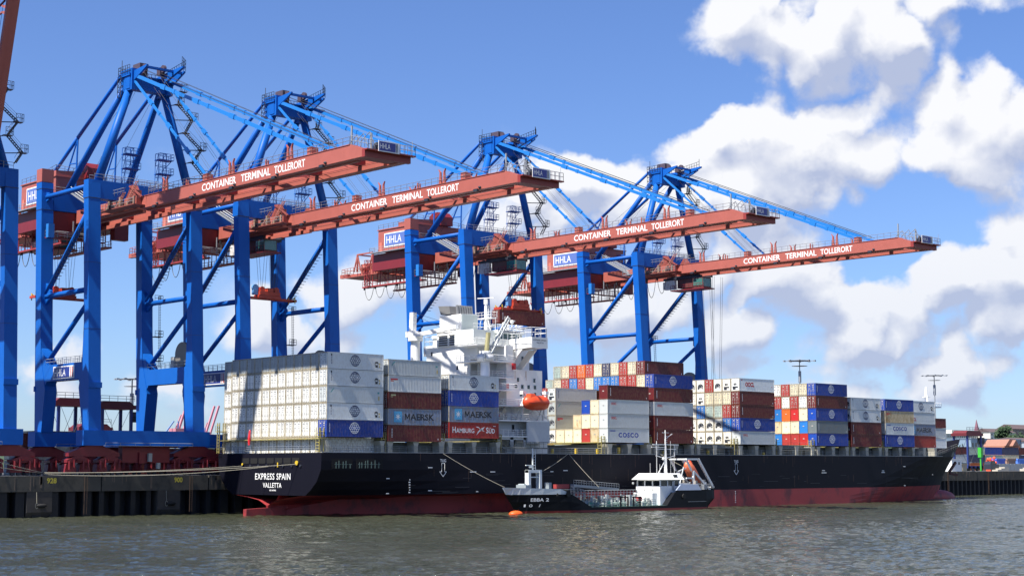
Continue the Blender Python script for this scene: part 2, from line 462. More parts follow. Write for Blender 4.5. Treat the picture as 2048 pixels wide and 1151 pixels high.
put_text(f, '928', (-34.0, QY - .02, 5.75), (1, 0, 0), (0, 0, 1), 1.8, .95, .03)
put_text(f, '900', (-9.2, QY - .02, 5.75), (1, 0, 0), (0, 0, 1), 1.7, .95, .03)
f.obj('berth_number', mat('berth_yellow', (.55, .45, .05), .7, var=.2), quay)
for n, bx in enumerate((-34.3, -2.3, 38, 236, 262)):
    b = MB((bx, 35.2, 7.0)); b.disc((bx, 35.2, 7.06), .55, 'Z', .12); b.disc((bx, 35.2, 7.35), .28, 'Z', .5); b.disc((bx, 35.2, 7.68), .42, 'Z', .16)
    tag(b.obj('mooring_bollard', DSTEEL, loc=(bx, 35.2, 7.0)), 'dark steel bollard on the quay edge ' + ('holding the ropes beside the number 928', 'in front of the wheels of the blue cranes', 'hidden behind the black ship', 'just beyond the bow of the ship', 'on the right part of the quay')[n], 'bollard', 'bollards on the quay edge')

for i, x in enumerate((-66, -48, -27, -6, 12, 230, 246, 268, 292, 318)):
    f = MB(QO)
    for s in (0, .5): f.box(x + s, x + s + .07, QY - .12, QY - .05, .4, 6.9)
    for k in range(18): f.box(x, x + .57, QY - .11, QY - .06, .6 + k * .35, .65 + k * .35)
    f.obj('quay_ladder', mat('ladder_rust', (.10, .06, .04), .8), quay)
    f = MB(QO)
    for k in range(6): xx = x + random.uniform(2, 15); L = random.uniform(.6, 2.4); f.box(xx, xx + random.uniform(.1, .5), QY - .012, QY + .0, 6.9 - L, 6.9)
    f.each('rust_stain', mat('stain_brown_white', (.13, .10, .075), .9, var=.5, scale=.3), quay)

# ------------------------------------------------------------------ ship-to-shore gantry cranes
def yw(z): return 37.4 + (z - 50) * .060      # water face of the waterside legs
def yl(z): return 55.9 + (z - 50) * .053      # water face of the landside legs
XS = (-1.35, 19.75)                            # quayward x of the two leg frames, legs 2.4 wide
LW = 2.4
CO = (10, 46, 7)                               # base of a crane (local x, y, z)


def cb(): return MB((0, 46, 7))


def lattice(mb, x0, x1, y0, y1, z0, z1, r=.07, step=1.5):
    for x in (x0, x1):
        for y in (y0, y1): mb.tube((x, y, z0), (x, y, z1), r * 1.4, n=4)
    n = max(1, round((z1 - z0) / step))
    for i in range(n + 1):
        z = z0 + (z1 - z0) * i / n
        mb.line([(x0, y0, z), (x1, y0, z), (x1, y1, z), (x0, y1, z), (x0, y0, z)], r, 3)
        if i < n:
            w = z0 + (z1 - z0) * (i + 1) / n
            mb.line([(x0, y0, z), (x1, y0, w)], r, 3); mb.line([(x0, y1, z), (x0, y0, w)], r, 3); mb.line([(x1, y0, z), (x1, y1, w)], r, 3)
    return mb


def stairs(mb, a, b, w=.8, r=.05):
    a = Vector(a); b = Vector(b); d = b - a; side = Vector((0, 1, 0)) * w / 2
    for s in (-1, 1):
        mb.bar(a + side * s, b + side * s, .07, .20)
        mb.tube(a + side * s + Vector((0, 0, 1)), b + side * s + Vector((0, 0, 1)), r * .7, n=3, cap=False)
    n = max(2, int(abs(d.z) / .3))
    for i in range(n):
        c = a + d * ((i + .5) / n); mb.box(c.x - .13, c.x + .13, c.y - w / 2, c.y + w / 2, c.z - .03, c.z + .03)
    return mb


def crane_structure(root, boom=True):
    P = []
    def part(name, mb, m, parent=root, smooth=False):
        o = mb.obj(name, m, parent, smooth); P.append(o); return o
    for x in XS:
        # waterside leg: box column leaning to the water, flared below the portal
        b = cb(); X0, X1 = x, x + LW
        R_ = lambda z, d0, d1: [(X0, yw(z) - 0, z), (X1, yw(z), z), (X1, yw(z) + d1, z), (X0, yw(z) + d0, z)]
        b.loft([R_(14.9, 2.3, 2.3), R_(22.6, 3.7, 3.7), R_(24.3, 3.2, 3.2), R_(28.5, 2.3, 2.3), R_(34, 1.75, 1.75), R_(60.2, 1.75, 1.75)])
        b.box(X0 - .12, X1 + .12, yw(23) - .25, yw(23) + .1, 22.5, 23.5)
        l = part('leg', b, BLUE)
        b = cb(); z = 56.75; b.box(X0 - .05, X1 + .05, yw(z) - .06, yw(z) + 1.8, z, z + .12); b.box(X0 - .03, X1 + .03, yw(33) - .03, yw(33) + 1.8, 33.0, 33.05); b.box(X0 - .03, X1 + .03, yw(45) - .03, yw(45) + 1.8, 45.0, 45.05); b.each('flange_seam', DSTEEL, l)
        b = cb(); x_ = X0
        R_ = lambda z, e: [(X0, yl(z) - e, z), (X1, yl(z) - e, z), (X1, yl(z) + 2.2, z), (X0, yl(z) + 2.2, z)]
        b.loft([R_(14.9, .5), R_(22.6, 1.9), R_(24.3, 1.5), R_(28.5, .2), R_(34, 0), R_(62.1, 0)])
        b.box(X0 - .12, X1 + .12, yl(23) + 2.0, yl(23) + 2.45, 22.5, 23.5)
        l = part('leg', b, BLUE)
        b = cb()
        for z in (56.8, 60.8): b.box(X0 - .05, X1 + .05, yl(z) - .06, yl(z) + 2.25, z, z + .1)
        b.each('flange_seam', DSTEEL, l)
    # portal beams with the terminal's sign
    for k, x in enumerate(XS):
        b = cb(); X0, X1 = x + .08, x + 2.2
        b.box(X0, X1, yw(25) + 2.4, yl(25) - .4, 24.2, 27.2)
        b.prism([(yw(25) + 2.4, 24.2), (yw(25) + 2.4, 21.7), (yw(25) + 3.9, 24.2)], 'X', X0 + .01, X1 - .01)
        b.prism([(yl(25) - .4, 24.2), (yl(25) - .4, 21.7), (yl(25) - 2.4, 24.2)], 'X', X0 + .01, X1 - .01)
        b.prism([(yl(28) - .1, 27.2), (yl(28) - .1, 30.5), (yl(28) - 2.6, 27.2)], 'X', X0 + .01, X1 - .01)
        pb = part('portal_beam', b, BLUE)
        b = cb(); b.rail([(X0, yw(27) + 2, 27.2), (X0, yl(27) - 2, 27.2)], step=1.6, r=.05); b.rail([(X1, yw(27) + 2, 27.2), (X1, yl(27) - 2, 27.2)], step=1.6, r=.05)
        part('railing', b, STEEL, pb)
        b = cb(); s = X0 - .06
        b.cur = 0; b.box(s - .05, s + .06, 41.3, 49.4, 24.45, 26.75)
        b.cur = 1; b.box(s - .07, s - .04, 41.5, 49.2, 24.65, 26.55)
        b.cur = 0; put_text(b, 'HHLA', (s - .085, 48.8, 24.95), (0, -1, 0), (0, 0, 1), 4.3, 1.3, 0.0); b.box(s - .082, s - .072, 41.55, 43.0, 24.7, 26.5)
        b.cur = 2; b.box(s - .09, s - .083, 41.75, 42.05, 24.7, 26.5); b.box(s - .09, s - .083, 42.4, 42.65, 24.7, 26.5)
        if k == 0: part('terminal_sign', b, [LETTER, SIGNB, SIGNR], pb)
        # ties and diagonal braces of the side frame
        xc = x + 1.2
        b = cb(); b.tube((xc, yw(40) + 1, 40.3), (xc, yl(40) + .6, 40.3), .5, n=12)
        part('mid_tie_tube', b, BLUE, smooth=True)
        b = cb(); b.tube((xc, yw(59) + 1, 59.3), (xc, yl(59) + .6, 59.3), .48, n=12); part('top_tie_tube', b, BLUE, smooth=True)
        b = cb(); b.tube((xc, yl(41), 40.9), (xc, yw(56) + 1.2, 55.6), .5, n=12); d = part('upper_brace', b, BLUE, smooth=True)
        b = cb(); A_ = Vector((xc - .2, yl(41) - 4.4, 43.2)); B_ = Vector((xc - .2, yw(53) + 4.0, 51.6))
        for q in range(16):
            o_ = A_.lerp(B_, q / 15); b.box(xc - .75, xc + .3, o_.y - .08, o_.y + .08, o_.z - .05, o_.z + .05); b.tube(o_ + Vector((-.5, 0, 0)), o_ + Vector((-.5, 0, .9)), .035, n=3)
        b.tube(A_ + Vector((-.5, 0, .9)), B_ + Vector((-.5, 0, .9)), .05, n=3); b.tube(A_ + Vector((-.5, 0, 0)), B_ + Vector((-.5, 0, 0)), .05, n=3); part('access_ladder', b, DSTEEL, d)
        b = cb(); b.tube((xc, yl(28) - .2, 27.6), (xc, yw(38) + 1.2, 38.8), .45, n=12); part('lower_brace', b, BLUE, smooth=True)
        b = cb()
        b.prism([(yl(40) + .1, 38.6), (yl(40) + .1, 42.8), (yl(40) - 1.9, 41.2), (yl(40) - 1.9, 39.8)], 'X', xc - .25, xc + .25)
        b.prism([(yw(39) + 1.6, 41.3), (yw(39) + 1.6, 37.4), (yw(39) + 2.9, 38.6), (yw(39) + 2.9, 40.9)], 'X', xc - .25, xc + .25)
        b.prism([(yl(59) + .1, 58.4), (yl(59) + .1, 60.2), (yl(59) - .9, 59.9), (yl(59) - .9, 58.7)], 'X', xc - .25, xc + .25)
        b.each('gusset_plate', BLUE, root)
    # ladder tower on the bow side landside leg
    b = cb(); X = XS[1] + LW
    for z in (29.2, 34.0, 41.0):
        b.box(X, X + 1.8, yl(z) - .9, yl(z) + .9, z - .12, z); b.rail([(X, yl(z) - .9, z), (X + 1.8, yl(z) - .9, z), (X + 1.8, yl(z) + .9, z)], r=.05, step=.9)
    for yy in (.2, -.3): b.tube((X + 1.5, yl(30) + yy, 28), (X + 1.5, yl(42) + yy, 42), .06, n=3)
    for i in range(28): b.tube((X + 1.5, yl(35) - .5, 28.3 + i * .5), (X + 1.5, yl(35) + .5, 28.3 + i * .5), .03, n=3)
    part('leg_ladder', b, DSTEEL)
    # cable reel
    b = cb(); b.disc((XS[1] + .9, 41.0, 29.6), 2.4, 'X', .6, 28); b.tube((XS[1] + .9, 41.0, 27.2), (XS[1] + .9, 41.0, 29.6), .25)
    part('cable_reel', b, mat('reel_grey_brown', (.22, .20, .17), .6), smooth=False)
    b = cb(); b.box(XS[1] + .4, XS[1] + 1.6, 43.4, 44.6, 27.2, 29.3); part('reel_cabin', b, mat('cabin_grey', (.45, .45, .42), .6))
    # sill beams, bogies
    for fy in (yw(14), yl(14)):
        b = cb(); b.box(-2.4, 23.2, fy - .25, fy + 2.6, 12.3, 15.0); sb = part('sill_beam', b, BLUE)
        b = cb(); b.box(1.5, 19.2, fy - .9, fy - .25, 12.25, 12.33); b.rail([(1.5, fy - .9, 12.3), (19.2, fy - .9, 12.3)], h=.5, step=3, r=.04, mids=0); part('walkway', b, STEEL, sb)
        for cx in (0, 20.8):
            b = cb(); y0, y1 = fy + .2, fy + 2.1
            b.prism([(cx - 4.9, 10.4), (cx + 4.9, 10.4), (cx + 4.9, 11.0), (cx + 1.5, 12.3), (cx - 1.5, 12.3), (cx - 4.9, 11.0)], 'Y', y0, y1)
            for s in (-1, 1):
                q = cx + s * 3.0
                b.prism([(q - 2.2, 9.3), (q + 2.2, 9.3), (q + 2.2, 9.8), (q + .7, 10.42), (q - .7, 10.42), (q - 2.2, 9.8)], 'Y', y0 - .15, y1 + .15)
                for u in (-1, 1):
                    w = q + u * 1.35
                    b.prism([(w - 1.1, 7.6), (w + 1.1, 7.6), (w + .9, 9.0), (w + .35, 9.35), (w - .35, 9.35), (w - .9, 9.0)], 'Y', y0 + .2, y1 - .2)
                    b.tube((w - .55, y0 - .35, 8.1), (w - .55, y0 - .35, 9.6), .2, n=6); b.tube((w + .4, y0 - .3, 8.4), (w + .4, y0 - .3, 9.9), .14, n=6)
                b.box(q - .5, q + .5, y0 - .55, y0 - .1, 9.7, 9.85)
            g_ = part('bogie', b, DRED)
            b = cb()
            for s in (-1, 1):
                for u in (-1, 1):
                    for v in (-.55, .55):
                        b.disc((cx + s * 3.0 + u * 1.35 + v, fy + .75, 7.42), .36, 'Y', .5, 12)
            b.each('wheel', DSTEEL, g_)
        b = cb(); b.box(8.8, 10.0, fy + .1, fy + .3, 9.2, 11.2); b.box(5.6, 15.2, fy + .5, fy + 1.9, 9.3, 12.3); b.each('drive_cabinet', DRED, sb)
        b = cb(); b.box(10.6, 11.3, fy - .1, fy + .45, 9.5, 11.0); b.box(12.4, 13.0, fy - .1, fy + .45, 8.2, 9.3); b.each('control_box', mat('box_grey', (.35, .36, .34), .6), sb)
    b = cb(); b.box(-2.6, -1.35, 39.5, 53.8, 12.3, 14.6); b.box(22.1, 23.2, 39.5, 53.8, 12.3, 14.6) if False else None
    # upper cross beams
    b = cb(); b.prism([(-1.25, 56.85), (22.05, 56.85), (22.05, 59.5), (21.2, 60.2), (-.2, 60.2), (-1.25, 59.3)], 'Y', yw(58) + .1, yw(58) + 2.2); wb = part('upper_cross_beam', b, BLUE)
    b = cb(); b.rail([(-.2, yw(58) + .2, 60.2), (21.2, yw(58) + .2, 60.2)], r=.05); b.rail([(-.2, yw(58) + 2.1, 60.2), (21.2, yw(58) + 2.1, 60.2)], r=.05); part('railing', b, STEEL, wb)
    b = cb(); b.box(-1.25 + LW, 19.8, yl(58) + .05, yl(58) + 2.1, 56.9, 60.4); lb = part('upper_cross_beam', b, BLUE)
    b = cb(); b.rail([(1.2, yl(58) + .1, 60.4), (19.7, yl(58) + .1, 60.4)], r=.05); part('railing', b, STEEL, lb)
    # mast (apex frame)
    ap = cb()
    ap.box(5.6, 14.4, 36.6, 38.6, 77.8, 80.2)
    ap.prism([(28.9, 81.25), (28.9, 81.55), (33.5, 81.4), (38.9, 80.9), (38.9, 79.0), (36.6, 79.0), (33.0, 80.2)], 'X', 12.0, 12.5)
    ap.prism([(31.5, 81.1), (31.5, 81.4), (38.9, 80.8), (38.9, 79.0), (36.6, 79.0)], 'X', 6.1, 6.5)
    ap.prism([(31.5, 81.1), (31.5, 81.4), (38.9, 80.8), (38.9, 79.0), (36.6, 79.0)], 'X', 13.8, 14.2)
    ap.box(6.3, 14.0, 32.0, 32.5, 80.9, 81.3); ap.box(5.4, 14.6, 36.4, 40.6, 80.2, 80.45); ap.box(5.7, 6.9, 36.0, 40.2, 77.5, 81.5); ap.box(13.1, 14.3, 36.0, 40.2, 77.5, 81.5)
    am = part('mast_head', ap, BLUE)
    b = cb(); b.box(7.6, 9.2, 36.6, 39.2, 80.5, 82.9); b.disc((8.4, 36.4, 81.8), .9, 'X', .5); b.disc((11.5, 34.8, 82.0), .7, 'X', .5); b.box(11.0, 12.0, 35.2, 36.4, 80.9, 82.3); b.each('sheave_block', mat('sheave_housing', (.07, .05, .07), .6, dirt=(.3, .08, .05)), am)
    b = cb(); b.rail([(5.4, 36.4, 80.45), (5.4, 40.6, 80.45), (14.6, 40.6, 80.45)], h=1.7, step=.8, r=.06, mids=2); b.rail([(13.9, 36.6, 80.6), (13.9, 31.0, 81.3), (12.3, 29.6, 81.5)], h=2.0, step=.8, r=.055, mids=2); b.tube((5.8, 40, 80), (5.8, 40, 83.6), .07, n=4)
    lattice(b, 5.2, 6.4, 39.2, 40.4, 76.5, 80.4, .05, 1.0); part('railing', b, DSTEEL, am)
    for a, c, r in (((1.0, yw(60) + 1.0, 60.1), (6.6, 38.2, 78.4), .82), ((4.0, yl(60) + 1.0, 60.3), (6.3, 39.4, 78.8), .66),
                    ((20.0, yw(60) + 1.0, 60.1), (13.4, 37.8, 78.4), .82), ((16.2, yl(60) + 1.0, 60.3), (13.5, 39.4, 78.6), .66)):
        b = cb(); b.tube(a, c, r, r * .92, 14); part('mast_leg', b, BLUE, smooth=True)
    for x in (5.9, 14.1):
        b = cb(); b.tube((x, 40.2, 81.0), (x - .2, 56.4, 71.6), .36, n=10); b.tube((x - .2, 56.4, 71.6), (x - .2, 68.3, 64.6), .36, n=10); bs = part('backstay', b, BLUE, smooth=True)
        b = cb(); b.tube((x - .2, 56.4, 71.4), (x - .2, 56.8, 60.4), .17, n=6); b.tube((x - .2, 56.4, 71.4), (x - .2, 60.6, 64.8), .17, n=6); b.tube((x - .2, 60.6, 64.8), (x - .2, 60.6, 62.0), .17, n=6); b.tube((x - .2, 56.6, 66.6), (x - .2, 59.5, 66.8), .14, n=5); b.tube((x - .2, 56.6, 62.6), (x - .2, 60.6, 62.8), .14, n=5); part('stay_support', b, BLUE, bs)
    # maintenance towers on the waterside beam
    for (x0, x1, zt) in ((6.2, 7.9, 66.2), (13.1, 14.7, 66.0)):
        b = cb(); lattice(b, x0, x1, 38.6, 39.8, 60.2, zt + .9, .05, 2.0)
        for z in (zt - .2, zt - 2.9):
            b.box(x0, x0 + 3.0, 38.2, 40.2, z - .12, z); b.rail([(x0, 38.2, z), (x0 + 3.0, 38.2, z), (x0 + 3.0, 40.2, z)], r=.05, step=.8); b.tube((x1, 39, z - 1.6), (x0 + 2.9, 39, z - .1), .07, n=4)
        part('service_tower', b, BLUE)
    # zig-zag stairs up the bow side mast leg
    b = cb(); Y = 36.6
    pts = [(19.3, Y, 60.6), (18.9, Y, 63.2), (21.0, Y, 68.2), (17.2, Y, 71.0), (18.95, Y, 73.7), (15.6, Y, 76.3), (15.9, Y, 78.6)]
    pts = [(20.8, Y, 60.9), (22.0, Y, 62.9), (19.2, Y, 65.6), (21.0, Y, 68.2), (17.4, Y, 71.0), (18.95, Y, 73.7), (15.9, Y, 76.2), (16.6, Y, 78.8)]
    for p, q in zip(pts[:-1], pts[1:]): stairs(b, p, q, .8, .05)
    for i, p in enumerate(pts[1:], 1):
        b.box(p[0] - .8, p[0] + .8, Y - .5, Y + .5, p[2] - .12, p[2])
        if p[0] > 18.5 or i > 5: b.rail([(p[0] - .5, Y - .5, p[2]), (p[0] + .9, Y - .5, p[2]), (p[0] + .9, Y + .5, p[2])], h=1.4, step=.6, r=.05, mids=1)
        b.tube((p[0] - .5, Y, p[2] - .1), (20.0 - (p[2] - 60) * .36, yw(60) + 1, p[2] - .1), .09, n=4)
    part('zigzag_stairs', b, DSTEEL)
    # machine house and landside girder body
    b = cb(); b.box(2.7, 16.9, 59.0, 73.6, 59.0, 64.0); b.box(2.5, 17.1, 58.8, 73.8, 64.0, 64.2); b.prism([(2.7, 64.2), (2.7, 65.2), (9, 65.6), (9, 64.2)], 'Y', 59.0, 66.0); mh = part('machine_house', b, RED)
    b = cb(); b.cur = 0; b.box(2.6, 2.7, 60.8, 71.2, 59.8, 63.1); b.cur = 1; b.box(2.57, 2.62, 61.0, 70.9, 60.05, 62.85); b.cur = 0
    put_text(b, 'HHLA', (2.55, 70.3, 60.6), (0, -1, 0), (0, 0, 1), 5.6, 1.75, 0.0); part('terminal_sign', b, [LETTER, mat('sign_light_blue', (.10, .16, .42), .5, var=.05)], mh)
    b = cb(); b.rail([(2.7, 73.6, 64.2), (2.7, 66, 64.3), (2.7, 59.0, 65.2)], r=.05); b.rail([(2.7, 59, 65.2), (16.9, 59, 64.2)], r=.05)
    b.box(1.5, 2.7, 59.0, 75.4, 58.6, 58.8); b.rail([(1.5, 59, 58.8), (1.5, 75.4, 58.8), (4, 75.4, 58.8)], r=.05); part('railing', b, STEEL, mh)
    b = cb(); b.box(2.6, 2.72, 72.1, 73.0, 58.9, 61.1); part('door', b, mat('door_salmon', (.55, .16, .11), .5), mh)
    b = cb(); b.prism([(57.6, 64.3), (61.8, 64.3), (61.8, 66.6), (60.6, 67.4), (58.8, 67.4), (57.6, 66.3)], 'X', 8.6, 12.2); part('roof_hood', b, DRED, mh)
    b = cb(); b.box(XS[0], XS[0] + LW, yl(62), yl(62) + 2.2, 62.2, 64.7); part('leg_cap_box', b, RED)
    b = cb(); b.box(1.3, 5.9, 56.7, 58.2, 52.6, 56.8); b.box(2.8, 17, 58.3, 76, 54.6, 58.5); b.box(14.2, 17.2, 56.7, 58.2, 52.6, 56.8); part('hoist_frame', b, DRED)
    # landside (fixed) girders
    for x in (5.9, 12.9):
        b = cb(); b.box(x, x + 1.4, 33.5, 84.5, 54.9, 57.35); b.box(*((x + 1.4, x + 2.0) if x < 9 else (x - .6, x)), 33.5, 86, 54.4, 55.1)
        b.box(x - .1, x + 1.5, 76, 90, 54.4, 55.2) if x < 9 else None
        part('landside_girder', b, RED)
    b = cb()
    for y in (35.5, 47, 79, 84): b.box(7.3, 12.9, y, y + .9, 55.4, 57.0)
    b.each('girder_tie', DRED, root)
    # rear end: open frames, service platform
    b = cb(); 
    for x in (4.8, 14.6):
        for y in (78.5, 84.5):
            b.bar((x, y, 55.5), (x, y, 59.6), .35, .35); b.bar((x, y - 1.4, 55.5), (x, y, 59.6), .25, .25); b.bar((x, y + 1.4, 55.5), (x, y, 59.6), .25, .25)
        b.bar((x, 78.5, 59.6), (x, 84.5, 59.6), .3, .3)
    b.bar((4.8, 84.5, 59.6), (14.6, 84.5, 59.6), .3, .3); b.box(4.2, 15.4, 76, 89.5, 54.2, 54.4)
    b.box(4.6, 6.0, 75.0, 77.2, 56.4, 57.8); b.rail([(4.2, 77, 55.6), (4.2, 90, 55.0), (15, 90, 55.0)], h=1.3, r=.06, step=1.2)
    b.bar((5.2, 88.5, 54.8), (5.2, 91.5, 54.8), .8, .9); b.ball((5.4, 82.2, 56.2), 1.0, 1.0, .7)
    part('rear_frame', b, RED)
    b = cb(); b.box(4.4, 6.0, 59.5, 82, 51.2, 51.5); b.box(13.8, 15.2, 59.5, 82, 51.2, 51.5)
    for x in (4.5, 15.1): b.rail([(x, 59.5, 51.5), (x, 82, 51.5)], h=1.2, r=.06, step=1.3)
    for x in (4.5, 5.9, 14, 15.1):
        for y in range(60, 83, 3): b.bar((x, y, 51.5), (x, y, 54.8), .14, .14)
    for y in range(60, 82, 6): b.bar((4.5, y, 51.5), (4.5, y + 3, 54.6), .1, .1)
    for x in (4.5,): 
        for s in (-.3, .3): b.tube((x, 63 + s, 48.4), (x, 63 + s, 51.4), .05, n=3)
        for i in range(7): b.tube((x, 62.7, 48.5 + i * .45), (x, 63.3, 48.5 + i * .45), .035, n=3)
        lattice(b, x - 1.3, x - .3, 78.6, 79.6, 51.5, 57.6, .06, 1.0)
    part('rear_service_platform', b, mat('platform_red', (.30, .035, .035), .5, var=.15))
    # catwalk between the landside legs, tilted access stairs, hinge platform
    b = cb(); b.box(-.8, 11.2, 54.6, 55.7, 51.3, 51.5); part_cat = part('catwalk', b, DRED)
    b = cb(); b.rail([(-.8, 54.6, 51.5), (11.2, 54.6, 51.5)], h=1.25, r=.07, step=2.0, mids=2); b.rail([(-.8, 55.7, 51.5), (11.2, 55.7, 51.5)], h=1.25, r=.06, step=2.0)
    for x in (4.6, 8.4): b.bar((x, 55.0, 51.5), (x, 55.0, 55.0), .2, .2)
    part('railing', b, STEEL, part_cat)
    b = cb(); b.box(-1.0, .2, 53.9, 54.9, 51.3, 53.9); part('elevator_cabin', b, STAYB)
    b = cb()
    A, B = Vector((3.6, 54.6, 60.4)), Vector((5.2, 46.6, 55.9))
    for dx in (0, 1.0):
        o = Vector((dx, 0, 0)); b.bar(A + o, B + o, .12, .35); b.tube(A + o + Vector((0, 0, 1.1)), B + o + Vector((0, 0, 1.1)), .06, n=4); b.tube(A + o + Vector((0, 0, .55)), B + o + Vector((0, 0, .55)), .05, n=4)
    for i in range(18):
        c = A.lerp(B, i / 17); b.box(c.x, c.x + 1, c.y - .12, c.y + .12, c.z - .03, c.z + .03)
    b.box(3.0, 5.6, 42.5, 47, 55.5, 55.65); b.rail([(3.0, 42.5, 55.65), (3.0, 47, 55.65)], r=.06, step=1.1)
    part('access_stairs', b, STEEL)
    b = cb(); b.box(3.4, 5.8, 30.0, 42.4, 55.1, 55.25); b.prism([(33.8, 57.3), (37.5, 57.3), (35.6, 59.6)], 'X', 5.9, 7.2); b.prism([(33.8, 57.3), (37.5, 57.3), (35.6, 59.6)], 'X', 12.9, 14.2)
    b.box(4.6, 5.6, 31.2, 32.6, 55.25, 56.7); b.box(5.9, 7.1, 33.9, 34.6, 57.3, 58.5); b.bar((5.8, 31.5, 56.9), (5.8, 36.0, 59.4), .25, .3)
    hp = part('hinge_platform', b, mat('hinge_dark_red', (.26, .06, .045), .6, var=.4, scale=1.5, dirt=(.06, .05, .05), dirt_amt=.8, dirt_thr=.5))
    b = cb(); stairs(b, (4.6, 41.8, 57.2), (4.6, 39.4, 60.2), .8); stairs(b, (4.2, 33.6, 56.0), (4.2, 30.5, 59.4), .8); stairs(b, (4.0, 37.5, 55.3), (4.0, 34.6, 57.8), .8); part('hinge_stairs', b, mat('stairs_red_grey', (.33, .13, .10), .6, var=.3), hp)
    b = cb()
    for i in range(16):
        q = random.uniform(30.5, 41.5); w_ = random.uniform(.3, .8); x_ = random.uniform(3.7, 4.9); b.box(x_, x_ + w_, q, q + w_, 55.25, 55.3 + random.uniform(.5, 2.2))
    b.each('hinge_machinery', mat('hinge_clutter', (.28, .17, .11), .6, var=.6, scale=.8, dirt=(.12, .13, .12), dirt_amt=.9, dirt_thr=.45), hp)
    b = cb(); b.rail([(3.4, 30, 55.25), (3.4, 42.4, 55.25)], r=.04, step=1.0, mids=1); b.rail([(4, 29.5, 58.2), (8.5, 29.5, 58.2), (8.5, 34, 58.2)], r=.04, step=1.2); b.rail([(3.6, 34, 57.5), (3.6, 41, 57.5), (6, 41, 57.5)], r=.04, step=1.2)
    part('railing', b, STEEL, hp)
    return P


def girder_set(root, mb_fn, y0=31.8):
    """the waterside boom; mb_fn gives a mesh builder in the frame the boom is drawn in"""
    P = []
    def part(name, mb, m, parent=root, smooth=False):
        o = mb.obj(name, m, parent, smooth); P.append(o); return o
    for k, x in enumerate((5.7, 12.9)):
        b = mb_fn(); b.prism([(y0, 54.75), (y0, 56.85), (-31.2, 56.85), (-34.2, 55.75), (-34.2, 54.6)], 'X', x, x + 1.4)
        rx = (x + 1.4, x + 2.1) if k == 0 else (x - .7, x)
        b.box(*rx, -31, y0, 54.5, 55.25)
        if k == 0: b.box(x - .1, x + 1.5, -31.0, y0, 56.85, 56.93)
        g_ = part('boom_girder', b, RED)
        if k == 0:
            b = mb_fn(); put_text(b, 'CONTAINER', (x - .02, 10.9, 55.15), (0, -1, 0), (0, 0, 1), 10.6, 1.25, .012)
            put_text(b, 'TERMINAL', (x - .02, -1.2, 55.15), (0, -1, 0), (0, 0, 1), 8.6, 1.25, .012)
            put_text(b, 'TOLLERORT', (x - .02, -10.9, 55.15), (0, -1, 0), (0, 0, 1), 8.5, 1.25, .012)
            part('lettering', b, LETTER, g_)
        b = mb_fn()
        for y in (23.8, 2.4, -14.6):
            for s in (-.45, .55):
                b.prism([(y + s - .35, 56.85), (y + s + .35, 56.85), (y + s + .12, 59.0), (y + s + (.5 if s > 0 else -.35), 59.6), (y + s - .12, 59.0)], 'X', x + .3, x + .6)
        for y in (10.4, -20.2):
            b.box(x + .05, x + 1.35, y - .8, y + .4, 56.93, 58.1)
        for y in (16.5, -8.0): b.box(x + .3, x + .5, y, y + .25, 56.9, 58.0); b.box(x + .3, x + .5, y - .6, y - .4, 56.9, 57.8)
        b.each('boom_bracket', RED, g_)
        b = mb_fn(); xx = x - .05 if k == 0 else x + 1.4
        b.rail([(xx, y0 - 3, 56.93), (xx, -31, 56.93)], h=1.15, r=.045, step=1.7, mids=1); part('railing', b, STEEL, g_)
        b = mb_fn()
        for y in (26.5, 14, 1.5, -11, -24):
            if k == 0: b.box(x - .35, x + .1, y - .5, y + .5, 54.35, 54.75); b.ball((x - .1, y - .9, 54.95), .3, .3, .2)
        if k == 0: b.each('floodlight', DSTEEL, g_)
    b = mb_fn()
    for y in (24, 11.5, -1, -13.5, -25): b.box(7.1, 12.9, y - .5, y + .5, 55.3, 56.5)
    for y in (19.5, 7, -5.5): b.bar((7.8, y, 55.6), (12.2, y - 6, 55.6), .25, .3)
    b.each('girder_tie', DRED, root)
    b = mb_fn(); b.box(5.6, 14.4, -34.9, -34.2, 54.5, 55.75); b.box(7.1, 12.9, -34.2, -31.5, 54.7, 54.85); b.box(5.4, 14.8, -35.7, -34.9, 55.45, 55.65)
    te = part('boom_tip_beam', b, mat('tip_dark_red', (.26, .035, .03), .5, var=.15))
    b = mb_fn(); b.rail([(5.7, -31.2, 56.9), (5.7, -35.6, 55.7), (14.7, -35.6, 55.7), (14.7, -31, 56.8)], h=1.3, r=.05, step=1.0, mids=1); b.tube((6.2, -30.8, 56.8), (6.2, -30.8, 59.9), .16, n=5); b.tube((7.0, -34.6, 55.7), (7.0, -34.6, 58.3), .2, n=6); b.tube((14.2, -35.5, 55.7), (14.2, -35.5, 57.9), .05, n=4)
    for y in (-30.0, -31.6, -33.2): b.line([(6.0, y, 56.9), (6.6, y - 1.6, 58.4), (7.0, y - 2.4, 55.9)], .06)
    part('railing', b, STEEL, te)
    b = mb_fn(); b.ball((7.9, -34.9, 56.3), .6, .35, .7); b.box(7.3, 7.9, -35.4, -34.6, 55.7, 56.4); part('winch', b, DSTEEL, te)
    b = mb_fn(); b.cur = 0; b.box(7.5, 11.5, -35.78, -35.7, 55.45, 57.1); b.cur = 1; b.box(7.62, 10.75, -35.81, -35.77, 55.6, 56.95)
    b.cur = 2; b.box(10.9, 11.1, -35.81, -35.77, 55.6, 56.95); b.cur = 0; put_text(b, 'HHLA', (7.8, -35.83, 55.9), (1, 0, 0), (0, 0, 1), 1.9, .8, 0.0)
    part('terminal_sign', b, [LETTER, SIGNB, DSTEEL], te)
    # travelling rope runs and cable tray under the boom
    b = mb_fn()
    for x in (8.3, 9.0, 11.0, 11.7): b.tube((x, y0, 55.0), (x, -33, 55.0), .035, n=3)
    part('hoist_rope', b, CABLE)
    return P


